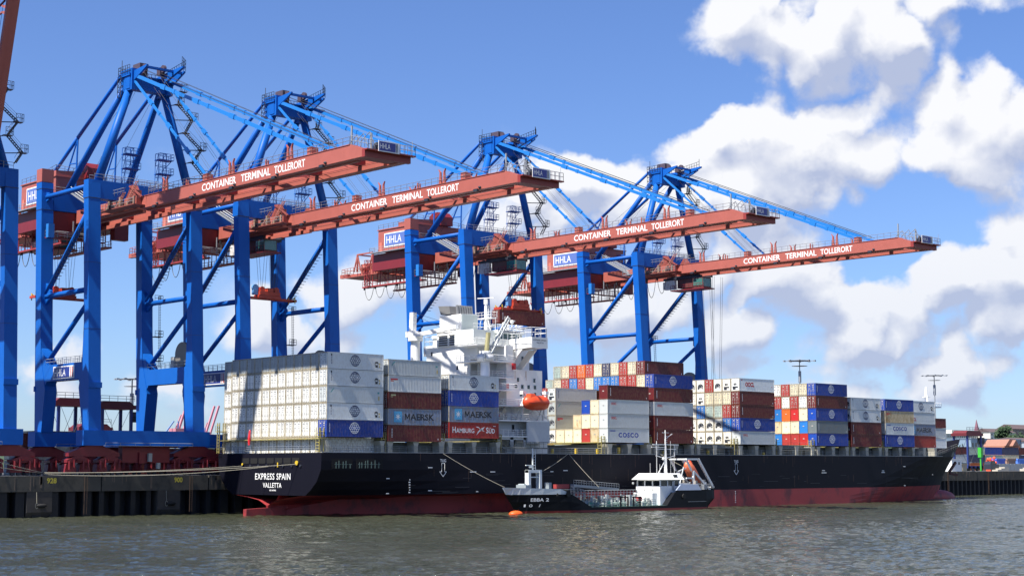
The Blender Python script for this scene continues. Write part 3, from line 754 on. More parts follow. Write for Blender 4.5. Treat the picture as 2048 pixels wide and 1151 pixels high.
def stay(root, a, b_, w=.34, h=.55, joints=3, ropes=False):
    a = Vector(a); b_ = Vector(b_)
    m = cb(); m.bar(a, b_, w, h); o = m.obj('forestay', STAYB, root)
    m = cb()
    for i in range(1, joints + 1):
        p = a.lerp(b_, i / (joints + 1)); d = (b_ - a).normalized(); m.bar(p - d * .8, p + d * .8, w + .22, h + .22)
        q = p + d * 4; m.bar(q - d * .3, q + d * .3, w + .12, h + .18)
    m.each('link_joint', STAYB, o)
    return o


def trolley(root, ty, cab=True):
    t = empty('trolley', (10, ty - 46, 47), root)    # root-relative: z 54 absolute
    def tb(): return MB((10, 0, 54))
    b = tb(); b.box(7.4, 12.6, -3.6, 3.6, 53.55, 54.0); b.box(7.4, 8.0, -4.4, 4.4, 54.0, 54.45); b.box(12.0, 12.6, -4.4, 4.4, 54.0, 54.45)
    b.box(8.2, 9.2, -2.8, -1.2, 54.0, 54.9); b.box(10.8, 11.8, 1.0, 2.6, 54.0, 54.9); b.box(6.9, 7.5, -5.5, 6.5, 53.5, 54.1)
    b.obj('trolley_frame', DSTEEL, t)
    b = tb(); b.box(6.6, 9.6, -6.4, -3.2, 51.0, 53.5); b.prism([(-3.2, 51.0), (-3.2, 53.5), (3.0, 53.5), (3.6, 52.6), (3.2, 51.0)], 'X', 7.3, 9.9) if False else None
    b.box(7.2, 9.6, -3.2, 2.2, 51.4, 53.55)
    cb_ = b.obj('operator_cab', mat('cab_dark', (.10, .035, .03), .5), t)
    b = tb(); b.box(6.56, 6.6, -6.2, -3.4, 51.4, 53.2); b.box(6.6, 9.4, -6.46, -6.4, 51.3, 53.2); b.obj('window', CABGL, cb_)
    b = tb(); b.box(6.5, 7.2, 2.4, 5.6, 51.2, 53.4); b.box(6.9, 8.2, 5.8, 6.6, 51.4, 53.2); b.obj('cooling_unit', mat('unit_white', (.6, .6, .58), .5, dirt=(.3, .05, .04), dirt_amt=.7, dirt_thr=.5), cb_)
    b = tb(); b.box(6.2, 10.2, -7.0, 3.6, 50.7, 50.95); b.rail([(6.2, -7, 50.95), (6.2, 3.6, 50.95)], h=1.1, r=.05, step=1.2); b.obj('cab_platform', DRED, cb_)
    return t


def festoon(root, y_from, y_to, z=53.9, x=5.1, step=3.4, drop=4.3):
    n = max(1, int((y_from - y_to) / step))
    for i in range(n):
        m = MB((0, 46, 7)); y0 = y_from - i * step; y1 = y0 - step * .82
        d = drop * random.uniform(.8, 1.08)
        pts = [(x, y0 + (y1 - y0) * k / 12, z - d * (1 - (2 * k / 12 - 1) ** 2) ** .8) for k in range(13)]
        m.line(pts, .075, 4); m.box(x - .15, x + .15, y0 - .1, y0 + .3, z - .3, z + .4)
        m.obj('festoon_cable', CABLE, root)


def spreader(x, y, z, ztop, carried=False, color=None, ang=0.0):
    r = empty('spreader', (x, y, z))
    m = mat('spreader_red', (.42, .045, .02), .5, var=.35, dirt=(.05, .03, .03), dirt_amt=.8)
    b = MB(); b.box(-6.0, 6.0, -.55, -.3, .1, .55); b.box(-6.0, 6.0, .3, .55, .1, .55)
    for s in (-1, 1): b.box(s * 6.1 - .2, s * 6.1 + .2, -1.2, 1.2, .02, .5)
    b.box(-2.6, 2.6, -.95, .95, .3, .95); b.obj('spreader_frame', m, r)
    b = MB(); b.box(-2.4, 2.4, -1.0, 1.0, 1.0, 1.7)
    for s in (-1.7, 1.7): b.disc((s, -.6, 2.1), .6, 'Y', .3); b.disc((s, .6, 2.1), .6, 'Y', .3); b.box(s - .5, s + .5, -.9, .9, 1.6, 2.0)
    b.box(-.7, .7, -1.1, 1.1, 1.7, 2.4); b.obj('head_block', m, r)
    b = MB(); b.disc((-3.0, 0, 2.4), .7, 'Y', .5); b.box(-3.5, -2.5, -.4, .4, 1.0, 2.0); b.obj('cable_basket', mat('basket_blue', (.10, .25, .5), .5), r)
    b = MB()
    for s in (-5.9, 5.9):
        for q in (-1.1, 1.1): b.tube((s, q, 1.1), (s, q, -.35), .12, n=4); b.tube((s, q, .9), (s * .93, q * .8, .6), .12, n=4)
    b.obj('flipper_arm', YELLOW, r)
    b = MB()
    for s in (-1.7, -1.1, 1.1, 1.7):
        for q in (-.6, .6): b.tube((s, q, 2.2), (s * 1.1, q * 3, ztop - z), .04, n=3)
    b.obj('hoist_rope', CABLE, r)
    return r


CR = [-24.47, 7.22, 64.96, 120.43]
CN = ['nearest the camera, standing over the quay beside the stern of the ship', 'second along the quay, its beam end over the first white superstructure side',
      'third along the quay, standing behind the white bridge of the ship', 'farthest along the quay, its boom reaching out to the right']
CN = ['first of four with lowered booms from the left', 'second of four with lowered booms from the left',
      'standing right behind the white ship bridge', 'farthest of four with lowered booms, on the right']
GRP = 'blue container gantry cranes along the quay'


def reparent(objs): pass


c0 = empty('gantry_crane', (CR[0], 46, 7))
tag(c0, 'blue and red gantry crane, ' + CN[0], 'gantry crane', GRP)
crane_structure(c0)
girder_set(c0, cb)
for x in (6.3, 13.7):
    stay(c0, (x, 37.0, 80.6), (x + (.1 if x < 9 else -.1), -19.9, 57.9), .3, .62, 4)
    stay(c0, (x, 36.4, 79.4), (x + (.1 if x < 9 else -.1), 10.7, 57.9), .26, .42, 3)
b = cb()
for x in (8.2, 8.8, 11.2, 11.8):
    b.tube((x, 36, 81.5), (x, -21, 58.4), .04, n=3); b.tube((x, 36, 81), (x, 11.5, 58.2), .03, n=3)
b.obj('boom_hoist_rope', CABLE, c0)
b = cb()
for x in (8, 12): b.tube((x, 38, 79), (x, 66, 64.5), .035, n=3); b.tube((x, 38.6, 78), (x, 57.5, 62), .03, n=3)
b.obj('rear_rope', CABLE, c0)
base_parts = list(c0.children)
cranes = [c0]
for i in (1, 2, 3):
    c = c0.copy(); col.objects.link(c); c.location = (CR[i], 46, 7)
    tag(c, 'blue and red gantry crane, ' + CN[i])
    for ch in base_parts: copy_tree(ch, c)
    cranes.append(c)
TY = [69.5, 45.6, 34.6, 29.0]
for i, c in enumerate(cranes):
    trolley(c, TY[i] + 1.5)
    festoon(c, 82, 60.5, z=51.1, x=5.2, step=4.2, drop=3.0)
    if i: festoon(c, 54.3, TY[i] + 4)
# fifth crane at the left edge: same frame, boom raised
cl = empty('gantry_crane', (-61.3, 46, 7)); tag(cl, 'blue gantry crane with raised red boom, cut off by the left picture edge', 'gantry crane', GRP)
skip = ('boom_girder', 'girder_tie', 'boom_tip_beam', 'hoist_rope', 'forestay', 'boom_hoist_rope')
for ch in base_parts:
    if ch.name.split('.')[0] in skip: continue
    copy_tree(ch, cl)
BA = R(75); H = Vector((10, 31.8, 55.6))
def raised(mb):
    out = []
    for (x, y, z) in mb.v:
        dy, dz = y - H.y, z - H.z            # boom drawn along -Y; swing up about X through the hinge
        yy = dy * math.cos(BA) + dz * math.sin(BA)
        zz = -dy * math.sin(BA) + dz * math.cos(BA)
        out.append((x, H.y + yy - 46, H.z + zz - 7))
    mb.v = out; return mb
class RMB(MB):
    def each(s, *a, **k): raised(s); return MB.each(s, *a, **k)
    def mesh(s, name, mats, smooth=False): raised(s); return MB.mesh(s, name, mats, smooth)
girder_set(cl, lambda: RMB())
ZC3 = 42.6
GS = 'spreaders hanging under the gantry cranes'
s = spreader(CR[0] + 10, 69.5, 41.4, 53.6); tag(s, 'orange-red spreader hanging empty between the legs of the leftmost whole crane', 'spreader', GS)
s = spreader(CR[1] + 10, 44.4, 41.6, 53.6); tag(s, 'orange-red spreader hanging empty under the second crane above the stacked white containers', 'spreader', GS)
s = spreader(76.5, 34.3, ZC3, 53.6); tag(s, 'orange-red spreader gripping a dark red container behind the ship bridge', 'spreader', GS)
s = spreader(CR[3] + 10, 24.2, 17.5, 53.6); tag(s, 'spreader lowered on long ropes into the gap between the right container stacks', 'spreader', GS)

# ------------------------------------------------------------------ container ship
SY = 16.15; HB = 16.15; SO = (110, SY, 0)
ship = empty('container_ship', SO)
tag(ship, 'large black hulled container ship with red underside, moored along the quay', 'container ship')
ZL = [-1.5, 0.0, .9, 1.8, 2.7, 3.2, 3.55, 3.6, 4.6, 6.0, 8.0, 9.6, 10.9]


def stem(z): return 211.8 + max(0, z) * .62 + max(0, z - 6) * .26
def hbx(x, z):
    f = 1.0
    if x < 48:      # stern run
        if z < 3.6:
            t = max(0.0, min(1.0, (x - 4) / 46)); zz_ = max(0.0, z) / 3.6
            f = max(t ** .85, (zz_ ** 5) * .70 + t * .2); f = min(f, .70 + .30 * max(0.0, min(1.0, (x + 2.2) / 30)))
        else:
            k = max(0, 1 - (x + 2.2) / 30)
            q = max(0.0, 1 - (z - 3.6) / 5.5)
            f = 1 - (.30 * q ** 2.2) * k
    xe = stem(z); xs = 150 + min(1, max(0, z) / 11) * 30
    if x > xs:
        t = min(1, (x - xs) / (xe - xs)); f = max(0, 1 - t ** (1.65 + .02 * z))
    return HB * f


stations = [-1.0, -.8, 0, 3, 7, 12, 18, 25, 33, 41, 48, 70, 100, 130, 150, 158, 165, 172, 178, 184, 190, 195, 200, 204, 208, 211, 213.5, 216, 218, 220, 222, 224, 226.5]
def dz(x): return 10.95 + max(0, (x - 188)) * .135


def hull(mb):
    idx = {}
    for side in (-1, 1):
        for i, x in enumerate(stations):
            for j, z in enumerate(ZL + ['top']):
                zz = dz(x) if z == 'top' else z
                xx = min(x, stem(zz)) if zz > 0 else min(x, stem(0))
                if i == 0: xx = -1.0 + max(0, 4.5 - zz) * 1.2 * 0
                hb = hbx(xx, zz)
                idx[side, i, j] = len(mb.v); mb.v.append((xx - SO[0], side * hb, zz))
    n = len(ZL) + 1
    for side in (-1, 1):
        for i in range(len(stations) - 1):
            for j in range(n - 1):
                q = (idx[side, i, j], idx[side, i + 1, j], idx[side, i + 1, j + 1], idx[side, i, j + 1])
                mb.f.append(q if side == -1 else q[::-1]); mb.m.append(1 if j < 7 else 0)
    for j in range(7, n - 1):      # transom
        mb.f.append((idx[-1, 0, j], idx[-1, 0, j + 1], idx[1, 0, j + 1], idx[1, 0, j])); mb.m.append(0)
    for i in range(len(stations) - 1):   # deck and counter
        mb.f.append((idx[-1, i, n - 2], idx[-1, i + 1, n - 2], idx[1, i + 1, n - 2], idx[1, i, n - 2])); mb.m.append(2)
        if stations[i] < 0.5: mb.f.append((idx[-1, i, 7], idx[1, i, 7], idx[1, i + 1, 7], idx[-1, i + 1, 7])); mb.m.append(1)
    return mb


h = hull(MB(SO)).obj('hull', [HULLB, HULLR, DECKG], ship)
b = MB(SO); b.ball((211, SY, .2), 9.2, 2.6, 2.2, 16, 10); b.obj('bulbous_bow', HULLR, ship, smooth=True)
b = MB(SO); b.prism([(-5.6, -2), (-5.6, 1.2), (2.5, 1.5), (2.5, -2)], 'Y', SY - .5, SY + .5); b.prism([(.5, 1.2), (1.6, 3.7), (3.4, 3.7), (3.2, 1.2)], 'Y', SY - .3, SY + .3); b.obj('rudder', HULLR, ship)
b = MB(SO); b.box(-1.14, -1.00, 6.2, 24.6, 9.05, 9.12)
m = MB(SO); m.cur = 0
for i in range(7):
    y = 6.4 + i * 2.6; m.prism([(y, 9.3), (y + .2, 9.12), (y + 2.0, 9.12), (y + 2.2, 9.3), (y + 2.2, 10.1), (y, 10.1)], 'X', -1.06, -1.00)
m.each('mooring_opening', mat('opening_black', (.004, .004, .005), .9), ship)
m = MB(SO)
for i in range(8): m.tube((-1.20, 6.0 + i * 2.6, 8.7), (-1.00, 6.0 + i * 2.6, 8.7), .22, n=8)
m.each('fairlead', DSTEEL, ship)
m = MB(SO)
m.disc((-1.22, 7.0, 9.2), .4, 'X', .12, 14); m.disc((-1.22, 24.0, 9.0), .22, 'X', .1, 8); m.box(-1.24, -1.16, 12.6, 12.9, 8.5, 9.3)
m.each('yellow_roller', YELLOW, ship)
m = MB(SO); E = (-1.03,)
put_text(m, 'EXPRESS SPAIN', (-1.06, 20.0, 6.3), (0, -1, 0), (0, 0, 1), 11.0, 1.12, .012, 1.12)
put_text(m, 'VALLETTA', (-1.06, 17.5, 4.9), (0, -1, 0), (0, 0, 1), 5.8, .85, .012, 1.1)
put_text(m, 'IMO 9447483', (-1.06, 15.4, 4.3), (0, -1, 0), (0, 0, 1), 2.0, .28, .02)
m.obj('ship_name', LETTER, ship)
m = MB(SO)                        # paint marks on the side
def mark(u, s, z, w, hh): put_text(m, s, (u, -.02, z), (1, 0, 0), (0, 0, 1), w, hh, .02)
for x in (26, 108.9):
    mark(x - .7, 'TUG', 9.35, 1.4, .55)
    pts = [(-.35, 2.4), (.35, 2.4), (.35, .9), (.8, .9), (0, 0), (-.8, .9), (-.35, .9), (-.35, 2.4)]
    for (a, c), (d, e) in zip(pts[:-1], pts[1:]): m.bar((x + a, -.015, 6.75 + c), (x + d, -.015, 6.75 + e), .02, .13)
for (x, z, w) in ((22.5, 8.3, 1.0), (22.5, 4.2, .9), (13.0, 6.4, .7), (13.0, 3.8, .6), (32.5, 7.5, 1.5), (37.5, 7.5, 1.2), (53, 7.5, .8), (56.5, 7.7, 1.2), (139.5, 7.0, 1.8), (139.7, 7.5, 1.0), (163.2, 7.0, 1.4), (163.4, 7.4, .9), (172.5, 8.4, .8), (172.5, 3.8, .7), (185, 6.4, .3), (34.0, 3.9, .5)): m.box(x, x + w, -.02, .0, z, z + .16)
for z in [3.9 + .45 * i for i in range(6)]: m.box(18.2 - .1 * (z % 2), 18.4, -.02, 0, z, z + .2); 
for z in [.8 + .45 * i for i in range(6)]: m.box(108.4, 108.6, -.02, 0, z, z + .2)
m.obj('hull_marks', LETTER, ship)
m = MB(SO)
for _ in range(60):
    x = random.uniform(14, 180); z = random.choice((10.9, 10.9, 8.0, 6.5)); L = random.uniform(.4, 2.6); m.box(x, x + random.uniform(.04, .12), -.008, .0, z - L, z)
m.obj('rust_run', mat('hull_rust', (.06, .035, .028), .8, var=.4), ship)
m = MB(SO)
for _ in range(34):
    x = random.uniform(14, 178); z = random.uniform(3.7, 7.5); m.box(x, x + random.uniform(.8, 5), -.007, .0, z, z + random.uniform(.03, .08))
m.obj('scuff_mark', mat('scuff_grey', (.05, .052, .06), .7, var=.4), ship)
m = MB(SO)
for x0, x1 in ((1.2, 5.6), (6.4, 12.2)): m.box(x0, x1, -.02, .02, 8.2, 9.95)
m.each('side_opening', MATS['opening_black'], ship)
m = MB(SO)
for x in (2.0, 2.6, 3.5, 4.1, 5.0, 7.0, 7.5, 8.3, 8.8, 9.6, 10.4, 11.2): m.box(x, x + .16, -.06, -.02, 8.3, 8.3 + random.uniform(.6, 1.4)); m.box(x - .2, x + .4, -.05, -.02, 8.9, 9.0)
m.obj('mooring_gear', mat('gear_green_grey', (.10, .15, .13), .6), ship)
m = MB(SO); m.box(205, 208, 11.4, 12.2, 8.4, 9.4); m.bar((212.8, 12.6, 7.0), (215.6, 12.3, 9.6), .5, .6); m.bar((212.4, 12.2, 6.6), (215.2, 11.6, 6.2), .4, .5); m.obj('anchor', mat('anchor_rust', (.08, .03, .03), .7), ship)
# deck edge: bulwark rail, hatch coamings, container stanchions, lashing bridges
m = MB(SO); m.box(-.9, 190, .0, .12, 10.96, 11.06); m.rail([(0, .15, 11.0), (188, .15, 11.0)], h=1.1, step=1.6, r=.035, mids=2); m.rail([(-.9, .4, 11.0), (-.9, 31.9, 11.0)], h=1.1, step=1.5, r=.04, mids=2); m.obj('deck_railing', STEEL, ship)
m = MB(SO)
for x0, x1 in ((.3, 11.8), (13.4, 25.2), (27.5, 39.3), (69, 81), (82.8, 94.8), (96.5, 108.5), (110.5, 122.4), (124.2, 136.2), (138, 149.8), (151.5, 163.3), (165.4, 177.2), (178, 187.3)):
    m.box(x0, x1, 2.7, 29.6, 10.96, 12.9)
m.each('hatch_coaming', DECKG, ship)
m = MB(SO)
for x0, w in ((13.6, 1), (19.5, .9), (25.4, 1.1), (27.6, .8), (33.4, .8), (39.4, .8), (69.4, 1.1), (75.2, 1.0), (81.0, 1.2), (83.4, 1.0), (89.5, .9), (94.6, .9), (96.6, .9), (102, .9), (110.5, 1.0), (116.0, 1.0), (122.1, 1.0), (124.6, .9), (130.5, .9), (136.4, .9), (138.5, 1.0), (144.2, 1.0), (149.6, 1.0), (152.2, 1.0), (157.6, 1.0), (163, 1.0), (165.6, 1.0), (171.4, 1.0), (177.2, .9), (182.0, .9), (187, .8), (12.0, .7), (.2, .6)):
    m.prism([(x0, 10.96), (x0 + w, 10.96), (x0 + w, 12.2), (x0 + w + .25, 13.05), (x0 - .25, 13.05), (x0, 12.2)], 'Y', .35, 2.3)
m.each('container_stanchion', PILLAR, ship)
m = MB(SO)
for x0, x1 in ((96.3, 109.2), (123.8, 136.8)): m.box(x0, x1, .6, 2.6, 12.4, 12.75); m.box(x0, x1, 3, 29, 12.9, 13.3); m.rail([(x0, .7, 12.75), (x1, .7, 12.75)], step=2)
m.box(41, 52.8, .35, .6, 11.9, 12.2); m.rail([(41, .4, 12.2), (52.8, .4, 12.2)], h=1.0, step=1.2, r=.05, mids=2); m.obj('hatch_cover_edge', DECKG, ship)
for x0 in (12.1, 25.6, 39.6, 67.6, 81.3, 95.1, 109.0, 122.7, 136.6, 150.2, 163.8, 177.1, -1.2):
    m = MB(SO); hgt = 14.6 if x0 > 0 else 15.2
    for y in (.5, 1.5): m.bar((x0 + .1, y, 11), (x0 + .1, y, hgt), .12, .12); m.bar((x0 + 1.0, y, 11), (x0 + 1.0, y, hgt), .12, .12)
    m.box(x0, x0 + 1.1, .4, 31.8, 13.25, 13.4)
    m.rail([(x0, .45, 13.4), (x0 + 1.1, .45, 13.4)], h=1.1, step=.55, r=.06)
    for i in range(7): m.tube((x0 + .1, .5, 11.2 + i * .5), (x0 + .1, 1.5, 11.2 + i * .5), .06, n=3)
    m.obj('lashing_bridge', mat('bridge_yellow_grey', (.30, .26, .10), .6, var=.3, dirt=(.6, .45, .03), dirt_amt=.8, dirt_thr=.5), ship)
m = MB(SO)
for y in (31.2, 31.9):
    m.bar((-1.6, y, 11), (-1.6, y, 16.6), .14, .14); m.bar((-.4, y, 11), (-.4, y, 16.6), .14, .14)
for i in range(10): m.tube((-1.6, 31.2, 11.3 + i * .55), (-1.6, 31.9, 11.3 + i * .55), .05, n=3)
m.box(-1.9, -.2, 30.9, 32.1, 14.9, 15.05); m.rail([(-1.9, 30.9, 15.0), (-1.9, 32.1, 15.0)], step=.5, r=.05); m.obj('lashing_tower', MATS['bridge_yellow_grey'], ship)
m = MB(SO)
for x in (54.0, 60.5, 66.5, 72.6, 86, 100.2, 119): m.box(x, x + .5, .5, .9, 11.0, 11.0 + random.uniform(.5, 1.4))
m.each('deck_fitting', YELLOW, ship)
m = MB(SO); m.box(188, 205, 6, 26, 11, 12.2); m.box(196, 200, 8, 10, 12.2, 14); m.rail([(190, 1.2, 11.2), (204, 4.5, 13.2)], step=1.5); m.tube((205, SY, 12), (205, SY, 18), .25); m.obj('foredeck_gear', DECKG, ship)

m = MB(SO); m.tube((-.9, 21.6, 11), (-1.4, 21.6, 15.2), .06, n=4); m.obj('flag_staff', WHITE, ship)
m = MB(SO); m.prism([(-1.4, 15.1), (-1.35, 13.4), (-1.55, 12.4), (-1.65, 13.6)], 'Y', 21.2, 21.7); m.obj('ensign', mat('flag_red', (.62, .02, .03), .7), ship)
# ---- superstructure
def sp(name, fn, mt=WHITE, par=ship, smooth=False):
    m_ = MB(SO); fn(m_)
    return m_.each(name, mt, par, smooth) if name in ('side_window', 'window', 'cabin_window', 'exhaust_pipe', 'fire_box', 'side_screen', 'vent_louvre', 'funnel_louvre') else m_.obj(name, mt, par, smooth)
X0 = 42.0
main = sp('superstructure', lambda m: (m.box(X0, 46.8, 10.9, 24.3, 11, 32.1), m.box(46.8, 55.0, 8.0, 24.0, 11, 31.8), m.box(45.6, 46.8, 4.4, 10.9, 11, 31.8), m.box(46.8, 47.4, 4.4, 8, 11, 31.8),
                                       m.box(47.4, 57.0, 6.4, 26, 11, 27.4), m.box(46.8, 55.5, 3.4, 6.4, 11, 20.0),
                                       m.box(42, 46.8, 8.9, 10.9, 29.2, 32.1), m.box(41.6, 46, 8.0, 8.4, 32.0, 32.2)))
for z, x0, x1, y0, y1 in ((31.8, 38.6, 46.8, 5.0, 11.6), (28.6, 38.6, 46.6, 3.2, 11.2), (25.6, 40.5, 47.4, 4.2, 10.9), (23.1, 40.3, 46.8, 2.4, 9.5), (20.1, 40.2, 53.0, .7, 9.5), (17.3, 40.0, 53.0, .4, 12), (14.3, 40.2, 47.4, .5, 10)):
    d = sp('deck_gallery', lambda m: m.box(x0, x1, y0, y1, z - .22, z), WHITE, main)
    sp('railing', lambda m: m.rail([(x0, y1, z), (x0, y0 + .1, z), (x1, y0 + .1, z)], h=1.15, step=1.3, r=.05, mids=2), WHITE, d)
sp('side_screen', lambda m: (m.box(47.4, 53.0, .45, .8, 13.0, 17.3), m.box(53.0, 53.3, .45, 6, 13.0, 17.3), m.box(40.2, 47.4, 2.8, 3.1, 14.3, 17.2), m.box(40.2, 47.4, .9, 1.1, 13.6, 14.3), m.box(40.2, 40.8, .9, 1.1, 12.3, 14.3), m.box(43.4, 44.2, .9, 1.1, 12.3, 14.3), m.box(46.8, 47.4, .9, 1.1, 12.3, 14.3)), mat('screen_light_grey', (.48, .50, .52), .5), main)
sp('vent_louvre', lambda m: [m.box(41.45, 41.6, 14.0 + s * 3.3, 16.6 + s * 3.3, 32.3 + k * .45, 32.5 + k * .45) for k in range(5) for s in (0, 1)], mat('louvre_shadow', (.02, .02, .02), .8), main)
sp('louvre_house', lambda m: (m.box(41.6, 46.5, 13.6, 20.6, 32.1, 34.9), m.box(41.5, 42, 13.4, 20.9, 34.9, 35.2)), WHITE, main)
fn = sp('funnel', lambda m: m.prism([(43.8, 34.6), (43.8, 38.6), (48.2, 38.8), (48.2, 34.6)], 'Y', 15.8, 22.4), WHITE, main)
sp('funnel_side_panel', lambda m: m.box(44.0, 48.0, 15.72, 15.8, 34.7, 38.6), mat('funnel_grey_green', (.50, .55, .52), .5), fn)
sp('funnel_louvre', lambda m: [m.box(43.7, 43.82, 16.4 + s * 3.0, 18.8 + s * 3.0, 35.2 + k * .42, 35.42 + k * .42) for k in range(3) for s in (0, 1)], MATS['louvre_shadow'], fn)
sp('exhaust_hood', lambda m: m.prism([(18.8, 38.8), (19.2, 40.4), (22.6, 40.6), (21.8, 38.8)], 'X', 43.6, 46.0), mat('hood_grey', (.16, .16, .16), .6), fn)
sp('exhaust_pipe', lambda m: [m.tube((44.3 + i * .62, 17.4, 38.6), (44.1 + i * .62, 17.4, 40.5), .27, n=8) for i in range(7)], mat('pipe_grey', (.30, .30, .30), .4, .4), fn)
br = sp('bridge', lambda m: (m.box(39.4, 45.0, 7.0, 12.6, 32.0, 34.8), m.box(45.0, 51.8, 6.2, 26, 31.8, 33.1), m.box(45.1, 51.6, 6.4, 26, 33.1, 34.3), m.box(44.9, 52, 6.1, 26.2, 34.3, 34.9)), mat('bridge_white', (.70, .73, .70), .45))
sp('window', lambda m: ([m.box(45.4 + i * 1.25, 46.3 + i * 1.25, 6.33, 6.42, 33.15, 34.2) for i in range(5)], [m.box(45.03, 45.12, 7.0 + 1, 8.6, 33.2, 34.1)]), mat('window_green_dark', (.03, .07, .07), .1), br)
sp('ship_name', lambda m: put_text(m, 'EXPRESS SPAIN', (46.4, 6.04, 34.45), (1, 0, 0), (0, 0, 1), 4.6, .35, .02), mat('lettering_dark', (.02, .03, .08), .5), br)
sp('railing', lambda m: (m.rail([(45, 6.3, 34.9), (51.8, 6.3, 34.9), (51.8, 12, 34.9)], r=.05, step=1.0, mids=2), m.rail([(39.4, 7.1, 34.8), (45, 7.1, 34.8)], r=.05, step=1.0)), WHITE, br)
def dome(m, x, y, z, r): m.tube((x, y, z - 1), (x, y, z), .1, n=5); m.ball((x, y, z + r), r, r, r, 8, 6)
sp('satellite_dome', lambda m: (dome(m, 47.6, 7.4, 35.9, .35), dome(m, 48.8, 7.4, 35.7, .3), dome(m, 50.0, 7.6, 36.4, .4), dome(m, 50.9, 7.4, 35.7, .3), m.box(49.3, 50.6, 7.3, 7.4, 36.9, 37.1)), WHITE, br, True)
# bridge wings on raking struts
for sgn, nm in ((1, 'a'), (-1, 'b')):
    Yf = (lambda y: y) if sgn == 1 else (lambda y: 2 * SY - y)
    def wing(m):
        for xx in (48.1, 51.7):
            m.prism([(Yf(8.2), 32.0), (Yf(8.2), 31.1), (Yf(.2), 31.3), (Yf(.2), 32.0)], 'X', xx, xx + .35); m.prism([(Yf(8.0), 26.4), (Yf(8.0), 28.0), (Yf(4.6), 31.1), (Yf(2.6), 31.1)], 'X', xx + .01, xx + .34)
        a, c = sorted((Yf(.0), Yf(8.0))); m.box(48.1, 52.1, a, c, 32.0, 32.3)
        a, c = sorted((Yf(-.1), Yf(3.4))); m.box(48.0, 48.12, a, c, 32.1, 33.3); m.box(52.05, 52.2, a, c, 32.1, 33.3)
        a, c = sorted((Yf(-.22), Yf(-.08))); m.box(48.0, 52.2, a, c, 31.2, 33.3)
        a, c = sorted((Yf(3.4), Yf(6.2))); m.box(48.0, 48.1, a, c, 32.2, 33.2)
    def sorted_poly(p): return p
    w_ = sp('bridge_wing', wing)
    def wr(m):
        m.rail([(48.1, Yf(3.2), 33.3), (48.1, Yf(0), 33.3), (52.1, Yf(0), 33.3), (52.1, Yf(3.2), 33.3)], h=1.9, step=1.6, r=.06, mids=1); m.rail([(48.1, Yf(8), 33.1), (48.1, Yf(3.4), 33.1)], r=.05, step=1.2)
    sp('railing', wr, WHITE, w_)
    if sgn == 1: sp('port_letters', lambda m: (put_text(m, 'EXPRESS SPAIN', (48.4, -.24, 32.6), (1, 0, 0), (0, 0, 1), 3.4, .32, .02), put_text(m, 'VALLETTA', (49.2, -.24, 32.1), (1, 0, 0), (0, 0, 1), 1.9, .28, .02)), MATS['lettering_dark'], w_)
sp('antenna_pole', lambda m: [m.tube((x, y, 34.8), (x, y, z), .05, n=4) for x, y, z in ((46, 8, 37.6), (49.4, 9, 38), (51.4, 11, 37.2), (47, 12, 38.5))], WHITE, br)
sp('mast_ladder', lambda m: lattice(m, 51.0, 51.5, 15.7, 16.2, 35, 40.8, .04, .8), WHITE)
sp('mast', lambda m: (m.tube((50.6, 16, 34.9), (50.6, 16, 41.0), .5, .3, 10), m.tube((50.6, 16, 41), (50.6, 16, 42.0), .45, n=8), m.box(49.9, 51.3, 13.6, 18.4, 38.0, 38.2), m.box(50.2, 51.0, 13.8, 18.2, 36.4, 36.5), m.rail([(49.9, 18.4, 38.2), (49.9, 13.6, 38.2), (51.3, 13.6, 38.2)], r=.05, step=1.0), m.bar((50.4, 13.4, 42.1), (50.8, 18.8, 42.4), .15, .15), m.tube((50.2, 18, 34.9), (50.2, 17, 38), .08), m.tube((50.2, 14, 34.9), (50.2, 15, 38), .08)))
# port side provision crane on its pedestal
pc = sp('provision_crane', lambda m: (m.tube((39.9, 4.2, 19.8), (39.9, 4.2, 28.6), .9, n=14), m.tube((39.9, 4.2, 28.6), (39.9, 4.2, 29.6), 1.6, n=14), m.box(39.0, 40.8, 3.5, 4.9, 29.6, 30.4)), WHITE, ship, True)
sp('jib', lambda m: (m.bar((40.8, 4.3, 30.2), (46.0, 4.3, 37.4), .28, .3), m.bar((40.9, 3.6, 29.9), (46.2, 4.1, 36.9), .2, .25), [m.bar((41.3 + i * .9, 4.3, 30.9 + i * 1.25), (41.5 + i * .9, 3.7, 30.7 + i * 1.25), .12, .12) for i in range(6)]), mat('jib_grey_white', (.5, .52, .52), .4), pc)
sp('cylinder', lambda m: m.tube((40.4, 4.4, 30), (40.9, 4.4, 34.0), .45, n=8), mat('cylinder_dirty_yellow', (.35, .32, .16), .5), pc)
sp('railing', lambda m: m.rail([(38.7, 6.4, 28.6), (38.7, 2.8, 28.6), (41.6, 2.8, 28.6), (43, 4.4, 28.6)], r=.06, step=.9, mids=2), WHITE, pc)
